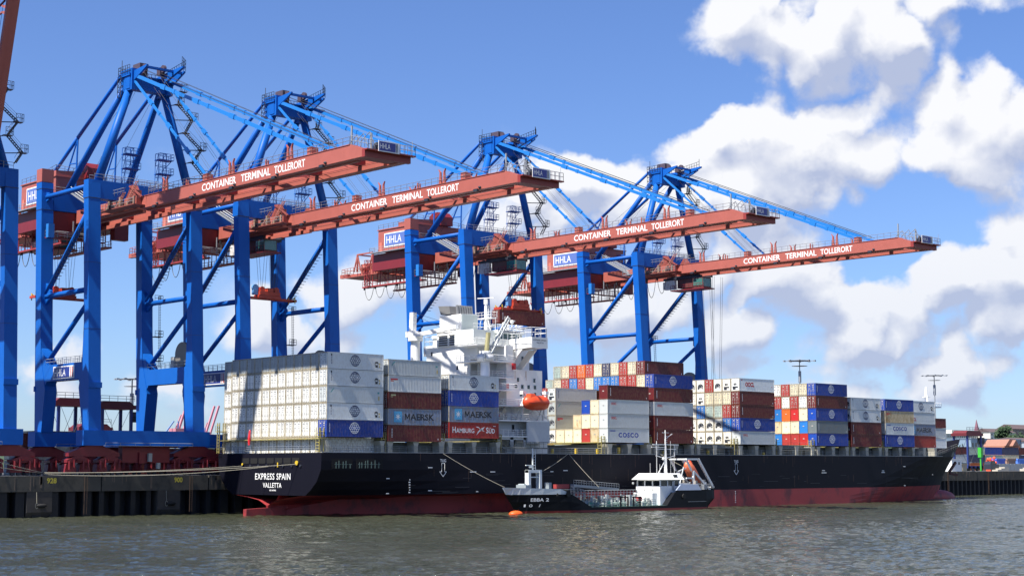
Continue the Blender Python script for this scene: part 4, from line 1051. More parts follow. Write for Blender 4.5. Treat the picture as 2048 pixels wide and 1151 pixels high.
# starboard side crane: post and horizontal jib
sc = sp('stores_crane', lambda m: (m.tube((40.5, 26.0, 22), (40.5, 26.0, 33.6), .95, n=14), m.tube((40.5, 26, 33.6), (40.5, 26, 34.6), 1.5, n=14), m.bar((40.2, 26.6, 34.2), (40.2, 26.4, 39.4), .9, 1.2), m.box(39.2, 40.6, 25.2, 27.6, 34.4, 35.6)), WHITE, ship)
sp('jib', lambda m: (m.bar((40.0, 27.6, 34.6), (40.0, 12.5, 35.6), .7, .8), m.bar((40.0, 14.5, 35.4), (40.0, 11.4, 33.6), .5, .5)), WHITE, sc)
sp('jib_wire', lambda m: (m.tube((40.2, 26.2, 39.4), (40, 13.2, 35.8), .04, n=3), m.tube((40.2, 26.4, 39), (40, 17, 35.6), .04, n=3)), CABLE, sc)
sp('side_window', lambda m: ([m.box(50.0 + a, 50.5 + a, 6.33, 6.42, z, z + .8) for a, z in ((.2, 25.0), (4.6, 25.0), (1.0, 22.2), (4.8, 22.2), (1.0, 19.4))], [m.box(52.9, 53.4, 7.92, 8.02, 29.0, 30.2)], [m.box(41.93, 42.02, y, y + .5, z, z + .8) for y, z in ((14.5, 27.4), (22.4, 30.5), (22.4, 28.0))], m.box(41, 42, 3.05, 3.12, 15.1, 16.6), m.box(45.5, 46.1, 2.74, 2.8, 15.2, 16.5), m.box(41.0, 43.2, 3.0, 3.05, 12.5, 14.0), m.box(44.5, 46.6, 3.0, 3.05, 12.5, 14.0)), WINGL, main)
sp('cabin_window', lambda m: ([m.box(47.9 + i * 1.7, 48.5 + i * 1.7, 6.33, 6.40, z, z + .75) for i in range(5) for z in (15.2, 18.0, 23.7)],), WINGL, main)
sp('rust_streak', lambda m: [m.box(x, x + .06, 6.37, 6.395, z - random.uniform(.6, 2), z) for x, z in [(random.uniform(47.6, 56.6), random.choice((27.2, 22.2, 19.8))) for _ in range(14)]], mat('rust_brown', (.40, .24, .12), .8), main)
sp('stair_flight', lambda m: (stairs(m, (41, 3.4, 14.3), (44.6, 3.4, 17.1), .8), stairs(m, (41, 3.2, 17.3), (43.8, 3.2, 20.0), .8), stairs(m, (40.6, 3.2, 20.1), (42.6, 3.2, 23), .8), stairs(m, (41, 4.6, 23.1), (43.2, 4.6, 25.5), .8)), STEEL, main)
sp('recess_wall', lambda m: (m.box(41.0, 45.6, 7.4, 7.6, 11.0, 28.4), m.box(43.0, 45.7, 9.0, 9.2, 28.6, 31.6)), mat('wall_grey_white', (.55, .57, .57), .5), main)
sp('fire_box', lambda m: (m.box(47.0, 47.6, 3.9, 4.4, 27.2, 28.4), m.box(44.0, 44.5, 2.5, 2.6, 23.3, 24.3), m.box(42.0, 42.6, 3.0, 3.1, 18.0, 18.6)), mat('fire_red', (.55, .03, .04), .5), main)
lv = sp('lifeboat_davit', lambda m: (m.bar((46.9, 1.6, 17.3), (46.9, .8, 22.4), .3, .4), m.bar((52.6, 1.6, 17.3), (52.6, .8, 22.6), .3, .4), m.bar((46.9, 3.2, 17.3), (46.9, 1.2, 21.0), .25, .3), m.bar((52.6, 3.2, 17.3), (52.6, 1.2, 21.0), .25, .3), m.bar((47.5, 1.0, 17.4), (49.8, 1.0, 19.8), .16, .16), m.bar((49.6, 1.0, 19.8), (53.6, 1.0, 17.4), .16, .16), m.box(46.3, 47.2, .5, 1.4, 22.3, 22.9), m.box(52.3, 53.1, .5, 1.4, 22.4, 23.0)), WHITE)
# lifeboat hanging in the davit
lb = empty('lifeboat', (48.6, -.7, 20.6)); tag(lb, 'orange enclosed lifeboat hanging on the white ship side below the bridge', 'lifeboat')
def boat(m, L, W, H):
    n = 14; rings = []
    for i in range(n + 1):
        t = i / n; x = -L / 2 + L * t; k = (1 - abs(2 * t - 1) ** 3.2) ** .6; k = max(k, .06)
        rings.append([(x, W / 2 * k * math.cos(a) * (1 if math.sin(a) > -.1 else .9), H / 2 * (k ** .6) * math.sin(a) * (1.0 if math.sin(a) > 0 else .95)) for a in [2 * math.pi * j / 16 for j in range(16)]])
    m.loft(rings); return m
boat(MB(), 6.7, 2.7, 2.9).obj('boat_hull', ORANGE, lb, smooth=True)
b = MB(); b.loft([[(-2.2, -.8, 1.0), (-.6, -.8, 1.0), (-.6, .8, 1.0), (-2.2, .8, 1.0)], [(-1.9, -.6, 1.75), (-.9, -.6, 1.75), (-.9, .6, 1.75), (-1.9, .6, 1.75)]]); b.obj('helm_hatch', ORANGE, lb)
b = MB(); b.box(-3.1, 3.1, -1.29, -1.2, -.12, .02); b.obj('fender_strip', mat('strip_dark_orange', (.5, .05, .02), .5), lb)
b = MB()
for x in (-2.3, 2.3): b.tube((x, .2, 1.0), (x - .2, .9, 2.0), .07, n=4)
b.obj('lifting_hook', DSTEEL, lb)

# ------------------------------------------------------------------ containers
CL, CW = 12.19, 2.37
CC = {'white': (.76, .78, .76), 'reefer white': (.85, .83, .76), 'cream': (.74, .66, .46), 'grey': (.40, .43, .42), 'light grey': (.58, .61, .60), 'blue grey': (.25, .31, .42), 'dark red': (.135, .014, .016),
      'red': (.36, .035, .03), 'bright red': (.46, .022, .022), 'orange': (.62, .13, .02), 'blue': (.008, .055, .34), 'light blue': (.02, .17, .50), 'navy': (.035, .045, .10), 'green grey': (.42, .52, .46), 'tan': (.50, .42, .24),
      'rusty cream': (.60, .50, .32), 'slate grey': (.16, .19, .20)}
CM = {}
for k, c in CC.items():
    lt = sum(c) > .9
    cl_ = k in ('white', 'light grey', 'grey')
    CM[k] = mat('container_' + k.replace(' ', '_'), c, .5, 0, .10, .5, rnd=.13, dirt=(.38, .20, .06) if k == 'rusty cream' else (.42, .33, .14) if lt else (.12, .05, .03), dirt_amt=.85 if k == 'rusty cream' else .12 if cl_ else .45 if lt else .4, dirt_thr=.50 if k == 'rusty cream' else .58, seam=.2 if cl_ else .75 if lt else .3)
RODM = {True: mat('lock_rod_light', (.30, .31, .32), .5, dirt=(.30, .20, .08), dirt_amt=.6), False: mat('lock_rod_pale', (.50, .46, .42), .5)}
FRAMEM = mat('frame_weathered', (.44, .40, .30), .7, var=.4, scale=2, dirt=(.20, .13, .06), dirt_amt=.8, dirt_thr=.45)
REEF = mat('reefer_machinery_dark', (.020, .024, .035), .6)
MESHC = {}


def shell(H, smooth_side=False):
    """steel box: corner posts and rails with corrugated walls set in between"""
    key = (round(H, 2), smooth_side)
    if key in MESHC: return MESHC[key]
    m = MB(); L, W = CL, CW; p = .16
    for x in (0, L - p):
        for y in (0, W - p): m.box(x, x + p, y, y + p, 0, H)
    for y in (0, W - p):
        m.box(p, L - p, y, y + p * .8 if y == 0 else y + p, .0, .16); m.box(p, L - p, y, y + p, H - .11, H)
    for x in (0, L - p): m.box(x, x + p, p, W - p, .0, .15); m.box(x, x + p, p, W - p, H - .13, H)
    n = 34; a, z0, z1 = (L - 2 * p) / n, .16, H - .11; dp = .075 if not smooth_side else .018
    if smooth_side: n = 68; a = (L - 2 * p) / n
    for s in (0, 1):
        pts = []
        for i in range(n):
            x = p + i * a
            for fx, d in ((0, .02), (.36, .02), (.5, .02 + dp), (.86, .02 + dp)): pts.append((x + fx * a, d))
        pts.append((L - p, .02)); vs = []
        for x, d in pts:
            y = d if s == 0 else W - d
            vs += [(x, y, z0), (x, y, z1)]
        fs = [((2 * i, 2 * i + 2, 2 * i + 3, 2 * i + 1) if s == 0 else (2 * i + 1, 2 * i + 3, 2 * i + 2, 2 * i)) for i in range(len(pts) - 1)]
        m.add(vs, fs)
    m.add([(p, p, H - .04), (L - p, p, H - .04), (L - p, W - p, H - .04), (p, W - p, H - .04)], [(0, 1, 2, 3)])
    m.add([(.06, p, .1), (.06, W - p, .1), (.06, W - p, H - .1), (.06, p, H - .1)], [(0, 3, 2, 1) if False else (0, 1, 2, 3)][::1])
    m.add([(L - .06, p, .1), (L - .06, W - p, .1), (L - .06, W - p, H - .1), (L - .06, p, H - .1)], [(0, 1, 2, 3)])
    MESHC[key] = m; return m


def front_corr(H):
    m = MB(); n = 8; a = (CW - .34) / n; pts = []
    for i in range(n):
        for fx, d in ((0, .03), (.4, .03), (.5, .055), (.9, .055)): pts.append((.17 + (i + fx) * a, d))
    pts.append((CW - .17, .03)); vs = []
    for y, d in pts: vs += [(d, y, .15), (d, y, H - .13)]
    m.add(vs, [(2 * i, 2 * i + 1, 2 * i + 3, 2 * i + 2) for i in range(len(pts) - 1)])
    return m


def end_parts(kind, H):
    """list of (name, mesh builder, material key)"""
    out = []
    if kind in ('door', 'plaindoor'):
        m = MB(); m.box(.03, .045, .16, CW - .16, .15, H - .13); out.append(('door_gasket', m, 'reef'))
        m = MB()
        for y in (0, CW - .17): m.box(-.012, 0, y, y + .17, 0, H)
        m.box(-.012, 0, .17, CW - .17, 0, .15); m.box(-.012, 0, .17, CW - .17, H - .12, H); out.append(('door_frame', m, 'frame'))
        for s in (0, 1):
            y0 = .20 + s * 1.02; y1 = y0 + .98
            m = MB(); m.cur = 0; m.box(.0, .028, y0, y1, .20, H - .18)
            for z in (.5, 1.1, 1.75, 2.35): m.box(-.025, .0, y0 + .05, y1 - .05, z * H / 2.9, z * H / 2.9 + .07)
            m.cur = 1
            for yy in (y0 + .27, y0 + .77): m.tube((-.05, yy, .10), (-.05, yy, H - .1), .028, n=4)
            for yy in (y0 + .27, y0 + .77):
                for z in (.3, 1.0, 1.25, 2.6): m.box(-.07, -.0, yy - .09, yy + .09, z * H / 2.9 - .03, z * H / 2.9 + .05)
            if kind == 'door':
                if s == 0: m.box(-.032, -.02, y0 + .35, y0 + .7, H - .62, H - .45); m.box(-.032, -.02, y0 + .35, y0 + .7, H - .95, H - .85); m.box(-.032, -.02, y0 + .36, y0 + .68, 1.45, 1.58)
                else: m.box(-.032, -.02, y0 + .36, y0 + .7, H - .65, H - .45); m.box(-.032, -.02, y0 + .36, y0 + .7, 1.5, 1.62)
            out.append(('door', m, 'rod'))
    elif kind == 'reefer':
        m = MB(); m.box(0, .05, .18, CW - .18, .17, H - .16); out.append(('front_panel', m, 'body')); m = MB(); [m.box(-.012, 0, y, y + .15, 0, H) for y in (0, CW - .15)]; m.box(-.012, 0, .15, CW - .15, 0, .13); m.box(-.012, 0, .15, CW - .15, H - .1, H); out.append(('end_frame', m, 'frame'))
        m = MB(); cy, cz = CW / 2, H * .42
        vs = [(-.02, cy + .80 * math.cos(t), cz + .62 * math.sin(t) + (.12 if math.sin(t) > 0 else 0)) for t in [math.pi * i / 12 for i in range(13)]]
        vs += [(-.02, cy - .8, cz - .35), (-.02, cy - .45, cz - .42), (-.02, cy - .42, cz - .15), (-.02, cy + .25, cz - .15), (-.02, cy + .3, cz - .45), (-.02, cy + .8, cz - .45)]
        m.add(vs + [(0.02, y, z) for _, y, z in vs], [tuple(range(len(vs)))])
        out.append(('cooling_machinery', m, 'reef'))
        m = MB(); ring(m, (-.04, cy + .1, cz + .22), (0, 1, 0), (0, 0, 1), .42, .42, .08, 14); m.box(-.04, -.02, cy - .75, cy - .35, cz - .25, cz + .1); m.box(-.03, 0, cy - .1, cy + .1, H - .75, H - .6); out.append(('fan_grille', m, 'rod'))
    elif kind == 'reefer_b':
        m = MB(); m.box(0, .05, .18, CW - .18, .17, H - .16); out.append(('front_panel', m, 'body')); m = MB(); [m.box(-.012, 0, y, y + .15, 0, H) for y in (0, CW - .15)]; m.box(-.012, 0, .15, CW - .15, 0, .13); m.box(-.012, 0, .15, CW - .15, H - .1, H); out.append(('end_frame', m, 'frame'))
        m = MB(); cy = CW / 2
        m.box(-.03, 0, cy - .75, cy + .75, .75, 1.05); m.box(-.03, 0, cy - .1, cy + .7, .35, .75); m.box(-.03, 0, cy - .35, cy + .0, 1.3, 1.75); m.box(-.03, 0, cy + .1, cy + .45, 1.3, 1.75); m.box(-.03, 0, cy - .7, cy - .55, 2.3, 2.42); m.box(-.03, 0, cy + .4, cy + .55, 2.3, 2.42)
        out.append(('cooling_machinery', m, 'reef'))
    elif kind == 'front':
        out.append(('front_wall', front_corr(H), 'body'))
        m = MB(); m.box(-.01, .03, CW / 2 - .2, CW / 2 + .2, H * .55, H * .62); out.append(('data_plate', m, 'rod'))
    return out


ENDM = {}
def build_container(x, y, z, H, color, end, label, group, logo=None, cat='shipping container'):
    Hh = H - .075
    r = empty('shipping_container', (x, y, z)); tag(r, label, cat, group)
    ss = color in ('white', 'reefer white', 'light grey', 'grey') and end.startswith('reefer') or (logo or '').startswith('smooth')
    key = ('S', round(Hh, 2), ss, color)
    if key not in ENDM: ENDM[key] = shell(Hh, ss).mesh('container_shell', CM[color])
    o = bpy.data.objects.new('shell', ENDM[key]); col.objects.link(o); o.parent = r
    key = ('E', end, round(Hh, 2), color)
    if key not in ENDM:
        L = []
        for nm, m, mk in end_parts(end, Hh):
            lt = sum(CC[color]) > .9
            ms = [CM[color], RODM[lt]] if nm == 'door' else [CM[color]] if mk == 'body' else [REEF] if mk == 'reef' else [FRAMEM if lt else CM[color]] if mk == 'frame' else [RODM[lt]]
            L.append((nm, m.mesh(nm, ms)))
        ENDM[key] = L
    for nm, me in ENDM[key]:
        o = bpy.data.objects.new(nm, me); col.objects.link(o); o.parent = r
    if logo: add_logo(r, logo, Hh, color)
    return r


NAVY = mat('logo_navy', (.02, .035, .13), .5, var=.03)
LRED = mat('logo_red', (.55, .02, .03), .5, var=.03)
LBLUE = mat('logo_sky_blue', (.10, .42, .68), .5, var=.03)
LBLK = mat('logo_dark', (.02, .022, .03), .5, var=.03)
LOGOS = {}


def add_logo(r, logo, H, color):
    key = (logo, round(H, 1), color)
    U, V = (1, 0, 0), (0, 0, 1); y = -.012
    if key not in LOGOS:
        L = []; lt = sum(CC[color]) > .9; ink = NAVY if lt else LETTER
        k = logo.replace('smooth ', '')
        def mk(n, m, ms): L.append((n, m.mesh(n, ms)))
        if k.startswith('globe'):
            m = MB(); c = (5.95, y, H * .54)
            ring(m, c, U, V, 1.0, 1.0, .13); ring(m, c, U, V, .5, .98, .11, 20); m.box(c[0] - .04, c[0] + .04, y - .001, y, c[2] + .3, c[2] + .95); m.box(c[0] - .04, c[0] + .04, y - .001, y, c[2] - .95, c[2] - .3)
            for dz_ in (-.55, .55): m.box(c[0] - .8, c[0] + .8, y - .001, y, c[2] + dz_ - .035, c[2] + dz_ + .035)
            mk('globe_emblem', m, ink)
            m = MB(); m.add([(c[0] - 1.12, y - .004, c[2] - .3), (c[0] + 1.12, y - .004, c[2] - .3), (c[0] + 1.12, y - .004, c[2] + .3), (c[0] - 1.12, y - .004, c[2] + .3)], [(0, 1, 2, 3)]); mk('emblem_ground', m, CM[color])
            m = MB(); put_text(m, 'COSCO', (c[0] - 1.15, y - .008, c[2] - .28), U, V, 2.3, .56, .03); mk('lettering', m, ink)
            if lt:
                m = MB(); m.box(10.35, 10.95, y - .002, y, 1.25, 1.45); ring(m, (10.65, y, 1.2), U, V, .4, .4, .1, 12); m.box(10.4, 10.9, y - .002, y, .55, .95); m.box(.75, 1.0, y - .002, y, H - .6, H - .3); mk('side_symbols', m, LBLK)
                m = MB(); m.box(11.2, 11.4, y - .002, y, 1.0, 1.3); m.box(11.2, 11.4, y - .002, y, .55, .8); mk('warning_label', m, YELLOW)
            m = MB()
            for i in range(6): m.box(.85 if lt else .55, 1.0 if lt else .7, y - .002, y, .8 + i * .26, .8 + i * .26 + .15)
            mk('side_number', m, ink)
        elif k == 'MAERSK':
            m = MB(); m.add([(1.3, y, .45), (3.1, y, .45), (3.1, y, H - .45), (1.3, y, H - .45)], [(0, 1, 2, 3)]); mk('star_panel', m, LBLUE)
            m = MB(); c = (2.2, H / 2)
            pts = []
            for i in range(14):
                a = math.pi * i / 7 + math.pi / 2; q = .72 if i % 2 == 0 else .24; pts.append((c[0] + q * math.cos(a), y - .006, c[1] + q * math.sin(a)))
            m.add([(c[0], y - .006, c[1])] + pts, [(0, 1 + i, 1 + (i + 1) % 14) for i in range(14)]); mk('star_emblem', m, LETTER)
            m = MB(); put_text(m, 'AERSK', (5.05, y, .88), U, V, 5.5, 1.15, .024); m.box(3.75, 3.97, y - .004, y, .88, 2.03); m.box(4.73, 4.95, y - .004, y, .88, 2.03); m.bar((3.86, y - .003, 2.0), (4.35, y - .003, 1.2), .006, .24); m.bar((4.84, y - .003, 2.0), (4.35, y - .003, 1.2), .006, .24); mk('lettering', m, LBLK)
        elif k == 'HAMBURG':
            m = MB(); put_text(m, 'H', (.8, y, .95), U, V, .8, 1.1, .02); put_text(m, 'AMBURG', (1.7, y, .95), U, V, 4.4, .85, .02); put_text(m, 'S', (9.0, y, .95), U, V, .62, 1.1, .02); put_text(m, '\u00dcD', (9.7, y, .95), U, V, 1.5, 1.05, .02)
            m.add([(6.4, y, 2.1), (7.2, y, 1.9), (7.7, y, 1.45), (8.7, y, 1.25), (8.1, y, 1.6), (7.6, y, 1.75), (7.0, y, 2.15)], [tuple(range(7))]); m.add([(6.6, y, .55), (7.4, y, 1.25), (8.1, y, 1.5), (8.7, y, 2.15), (7.6, y, 1.75), (7.0, y, 1.2)], [tuple(range(6))])
            m.box(10.8, 11.4, y - .002, y, H - .62, H - .5); mk('lettering', m, LETTER)
        elif k == 'COSCO':
            m = MB(); put_text(m, 'COSCO', (3.1, y, 1.0), U, V, 5.9, .98, .045, 1.25); m.box(.7, 2.2, y - .002, y, H - .6, H - .42); mk('lettering', m, mat('logo_royal_blue', (.02, .05, .30), .5))
        elif k == 'OOCLbig':
            m = MB(); put_text(m, 'OOCL', (2.0, y, 1.0), U, V, 3.1, 1.0, .05); m.box(.7, .95, y - .002, y, H - .55, H - .25); m.box(11.2, 11.35, y - .002, y, 1, 1.3); mk('lettering', m, LRED)
        elif k == 'OOCL':
            m = MB(); put_text(m, 'OOCL', (1.0, y, H - 1.05), U, V, 1.6, .5, .03); mk('lettering', m, LRED)
        elif k == 'redmark':
            m = MB(); m.box(.5, 2.1, y - .002, y, H - .75, H - .5); m.box(.5, 1.2, y - .002, y, H - 1.0, H - .85); mk('side_mark', m, LRED)
        elif k == 'redtext':
            m = MB(); put_text(m, 'OOCL', (.3, y, .75), U, V, 3.4, .8, .03); mk('lettering', m, LRED)
        elif k == 'number':
            m = MB()
            for i in range(6): m.box(.8, .98, y - .002, y, .7 + i * .27, .7 + i * .27 + .17)
            m.box(11.4, 11.55, y - .002, y, .3, .6); mk('side_number', m, LETTER if not lt else NAVY)
        elif k == 'tag':
            m = MB(); m.box(.6, 1.7, y - .002, y, H - .65, H - .38); m.box(.6, 1.0, y - .002, y, H - .9, H - .75); mk('side_mark', m, mat('mark_olive', (.4, .38, .2), .5))
        elif k == 'teal':
            m = MB(); m.add([(.7, y, H - 1.1), (.9, y, H - 1.1), (1.5, y, H - .4), (1.3, y, H - .4)], [(0, 1, 2, 3)]); m.box(10.9, 11.3, y - .002, y, H - 1.1, H - .8); mk('side_mark', m, mat('mark_teal', (.08, .35, .33), .5))
            m = MB(); m.box(11.1, 11.3, y - .002, y, .6, 1.3); mk('warning_label', m, YELLOW)
        LOGOS[key] = L
    for n, me in LOGOS[key]:
        o = bpy.data.objects.new(n, me); col.objects.link(o); o.parent = r


PITCH_Y = (32.3 - CW) / 12
TH = 2.915
W_, DR, GR, BL, OR_, CR_ = 'white', 'dark red', 'grey', 'blue', 'orange', 'cream'
ENDTXT = {'door': 'with door rods', 'plaindoor': 'with door rods', 'reefer': 'with round cooling unit', 'reefer_b': 'with boxy cooling unit', 'front': 'with plain ribbed end'}
ORD = ['lowest', 'second', 'third', 'fourth', 'fifth', 'sixth', 'seventh']
CNT = ['nearest', 'second', 'third', 'fourth', 'fifth', 'sixth', 'seventh', 'eighth', 'ninth', 'tenth', 'eleventh', 'twelfth', 'farthest']
LOGOTXT = {'globe': 'globe emblem', 'MAERSK': 'star panel', 'HAMBURG': 'white lettering', 'COSCO': 'blue lettering', 'OOCLbig': 'big red lettering', 'OOCL': 'small red lettering', 'redmark': 'red mark', 'redtext': 'red lettering', 'number': 'side number', 'tag': 'olive mark', 'teal': 'teal mark', 'smooth globe': 'globe emblem'}


def side_box(bay, X, z, tier, color, logo=None, end='front', row=0, H=TH, ntier=5):
    lt = LOGOTXT.get(logo, '')
    lab = '%s container%s, %s from the bottom, waterside of %s' % (color, (' with ' + lt) if lt else '', ORD[tier], bay)
    return build_container(X, row * PITCH_Y, z + tier * H, H, color, end, lab, 'containers stacked on the ship deck', logo)


def end_box(bay, X, z, tier, row, color, end, H=TH, logo=None):
    lab = '%s container end %s, %s from the bottom, %s from the ship side, %s' % (color, '', ORD[tier], CNT[row], bay)
    lab = '%s container, %s tier up, %s row from the water, %s' % (color, ORD[tier], CNT[row], bay)
    return build_container(X, row * PITCH_Y, z + tier * H, H, color, end, lab, 'containers stacked on the ship deck', logo)


# bay at the stern: a full wall of white reefers, top tier painted grey as boom shadow
SA = 'stern stack'
for row in range(13):
    for tier in range(6):
        z = 13.66 - 2.915 + tier * 2.915
        if row == 12: z -= .25
        if row == 0:
            if tier == 0: continue
            c, lg = [('', ''), ('blue', 'globe'), ('white', 'smooth globe'), ('light grey', 'smooth teal'), ('white', 'smooth globe'), ('white', 'smooth globe')][tier]
            side_box(SA, 0, z - tier * 2.915, tier, c, lg, 'door')
        else:
            end_box(SA, 0, z - tier * 2.915, tier, row, 'grey' if tier == 5 else 'reefer white', 'door' if (row * 7 + tier * 3) % 5 else 'plaindoor')
# bays B and C
def bay(name, X, z, specs, H=TH, end='door', fill=2, fcol=None):
    for t, (c, lg) in enumerate(specs):
        side_box(name, X, z, t, c, lg, end, H=H)
        for r in range(1, fill): end_box(name, X, z, t, r, (fcol or ['dark red', 'grey', 'white', 'blue', 'cream'])[(t * 2 + r) % 5], 'door', H=H)
bay('second ship stack', 13.3, 13.0, [('dark red', 'number'), ('blue grey', 'MAERSK'), ('dark red', 'tag'), ('white', 'redmark'), ('light grey', 'teal')])
bay('third ship stack', 27.4, 13.75, [('bright red', 'HAMBURG'), ('blue grey', 'MAERSK'), ('blue', 'globe'), ('white', 'smooth globe')])
# bay just before the bridge: stepped
NE = 'stepped lifeboat stack'
ZE = 13.36; HE = 2.875
side_box(NE, 69, ZE, 0, 'light grey', 'COSCO', 'front', H=HE); side_box(NE, 69, ZE, 1, 'light grey', 'OOCL', 'front', H=HE)
side_box(NE, 69, ZE, 2, 'light grey', 'OOCL', 'front', H=HE); side_box(NE, 69, ZE, 3, 'dark red', 'number', 'front', H=HE)
for t, rows in enumerate([['rusty cream', 'orange', 'cream', 'cream', 'cream'], ['cream', 'cream', 'rusty cream'], ['cream', 'blue'], []]):
    for r, c in enumerate(rows): 
        if t == 1 and r == 0: c = 'cream'
        end_box(NE, 69, ZE, t, r + 1, c if not (t == 0 and c == 'orange') else 'red', 'front', H=HE) if not (t == 2 and r == 0) else end_box(NE, 69, ZE, t, 1, 'cream', 'front', H=HE)
for t in range(4):
    end_box(NE, 69, ZE, t, 6 if t == 0 else 6, ['reefer white', 'grey', 'grey', 'light grey'][t], 'reefer' if t < 3 else 'reefer_b', H=HE, logo=[None, 'redmark', 'teal', 'smooth number'][t])
for t in range(4):
    end_box(NE, 69, ZE, t, 7, ['reefer white', 'reefer white', 'white', 'red'][t], ['door', 'reefer', 'door', 'door'][t], H=HE)
    end_box(NE, 69, ZE, t, 8, ['reefer white', 'reefer white', 'white', 'white'][t], ['door', 'door', 'front', 'front'][t], H=HE)
# the tall stack
NF = 'tallest middle stack'
ZF = 13.31; HF = 2.86
for t, (c, lg) in enumerate([('dark red', 'number'), ('dark red', 'number'), ('light grey', 'OOCL'), ('dark red', 'number'), ('blue', 'globe')]): side_box(NF, 82.8, ZF, t, c, lg, 'door' if t > 3 else 'front', H=HF)
side_box(NF, 82.8, ZF, 5, 'dark red', 'number', 'door', row=1, H=HF)
for r, c in enumerate(['dark red', 'cream', 'red', 'cream', 'navy', 'cream', 'red', 'orange', 'red', 'cream', 'green grey']):
    if r: end_box(NF, 82.8, ZF, 5, r + 1, c, 'door', H=HF)
for r, c in enumerate(['cream', 'red', 'red', 'light blue', 'light blue', 'light blue', 'cream', 'red', 'light blue', 'red', 'cream', 'green grey']): end_box(NF, 82.8, ZF, 4, r + 1, c, 'door', H=HF)
for t in range(4):
    for r in (1, 9, 10, 11, 12): end_box(NF, 82.8, ZF, t, r, ['red', 'cream', 'blue', 'light grey'][(t + r) % 4], 'door', H=HF)
# stack with the cooling units
NG = 'cooling unit stack'
ZG = 13.33; HG = 2.895
for t, (c, lg) in enumerate([('light grey', 'OOCL'), ('blue', 'globe'), ('dark red', 'number'), ('dark red', 'number'), ('white', 'smooth OOCLbig')]): side_box(NG, 110.5, ZG, t, c, lg, ['front', 'door', 'door', 'door', 'reefer_b'][t], H=HG)
GE = [[('reefer white', 'reefer_b'), ('reefer white', 'reefer'), ('reefer white', 'reefer'), ('reefer white', 'reefer_b'), ('reefer white', 'reefer')], [('light blue', 'door'), ('reefer white', 'reefer'), ('reefer white', 'reefer'), ('reefer white', 'reefer'), ('reefer white', 'reefer_b')],
      [('red', 'door'), ('green grey', 'door'), ('green grey', 'door'), ('light blue', 'door'), ('reefer white', 'door')], [('cream', 'door'), ('cream', 'door'), ('cream', 'door'), ('reefer white', 'reefer_b'), ('reefer white', 'door')],
      [('reefer white', 'reefer_b'), ('reefer white', 'reefer'), ('red', 'door'), ('reefer white', 'reefer'), ('reefer white', 'reefer')]]
for t, L in enumerate(GE):
    for r, (c, e) in enumerate(L + [('reefer white', 'door')]): end_box(NG, 110.5, ZG, t, r + 1, c, e, H=HG)
NH = 'coloured ends stack'
ZH = 13.24; HH = 2.885
for t, (c, lg) in enumerate([('blue', 'globe'), ('slate grey', 'number'), ('blue', 'globe'), ('dark red', 'number'), ('blue', 'globe')]): side_box(NH, 137.9, ZH, t, c, lg, ['front', 'front', 'front', 'door', 'door'][t], H=HH)
HE_ = [['light blue', 'bright red', 'red', 'red', 'light blue'], ['navy', 'light blue', 'cream', 'cream', 'rusty cream'], ['light blue', 'cream', 'bright red', 'orange', 'light blue'], ['red', 'white', 'red', 'reefer white', 'red'], ['light blue', 'cream', 'cream', 'red', 'reefer white']]
for t, L in enumerate(HE_):
    for r, c in enumerate(L[1:] + ['cream']): end_box(NH, 137.9, ZH, t, r + 1, c, 'front' if t < 3 else 'door', H=HH)
def lowbay(name, X, z, specs, H, end='door', extra=()):
    for t, (c, lg) in enumerate(specs): side_box(name, X, z, t, c, lg, end, H=H); [end_box(name, X, z, t, r, ['slate grey', 'dark red', 'grey', 'navy'][(t + r) % 4], 'reefer' if t > 1 else 'front', H=H) for r in (1, 2)]
lowbay('fourth bow stack', 151.4, 13.11, [('dark red', 'number'), ('dark red', 'number'), ('white', 'smooth globe'), ('white', 'smooth globe')], 2.915, 'reefer')
lowbay('third bow stack', 165.4, 13.24, [('blue', 'globe'), ('light grey', 'COSCO'), ('rusty cream', 'redmark'), ('blue', 'globe')], 2.885)
for t, (c, lg) in enumerate([('red', 'number'), ('blue grey', 'MAERSK'), ('light grey', 'redtext'), ('white', 'smooth globe')]):
    side_box('second bow stack', 178.8, 13.2, t, c, lg, 'door', row=1, H=2.91); end_box('second bow stack', 178.8, 13.2, t, 2, 'dark red', 'door', H=2.91)
NL = 'last low stack at the bow'
for t, c in enumerate(['white', 'light grey', 'dark red']): build_container(191.6, 7.46, 13.2 + t * 2.58, 2.58, c, 'front', '%s container, %s from the bottom, last low stack at the bow' % (c, ORD[t]), 'containers stacked on the ship deck'); build_container(191.6, 9.96, 13.2 + t * 2.58, 2.58, 'dark red', 'front', 'dark red container, %s from the bottom, behind the last low stack at the bow' % ORD[t], 'containers stacked on the ship deck')
hung = build_container(69.7, 34.3 - 1.22, ZC3 - 2.95, 2.95, 'dark red', 'door', 'dark red container hanging from the spreader behind the ship bridge', None, 'number')
hung.scale = (1.12, 1, 1)

# ------------------------------------------------------------------ small bunker tanker alongside
EY = -6.2; EB = 4.7; EO = (62, EY, 0)
tk = empty('small_tanker', EO); tag(tk, 'small black and white tanker lying alongside the big ship', 'tanker')
EST = [35.0, 35.6, 36.4, 37.6, 39.5, 42, 45.5, 48, 50.5, 53.3, 60, 68, 74.3, 75.6, 77.0, 80, 83.5, 86.2, 88.2, 89.2]
def ed(x):   # top of side
    if x < 46.0: return 4.75 - (x - 35) * .032
    if x < 53.3: return 4.4 - (x - 46) * (3.45 / 7.3)
    if x < 74.3: return .95
    if x < 77.0: return .95 + (x - 74.3) * (2.85 / 2.7)
    return 3.85
def ehb(x, z):
    xe = 38.2 - max(0, z) * .68; t = max(0, min(1, (x - xe) / 11.5)); f = t ** .55
    if x > 85: f *= 1 - ((x - 85) / 4.2) ** 2 * (.12 + .5 * max(0, 1 - z / 2.0))
    return EB * f
m = MB(EO); ids = {}
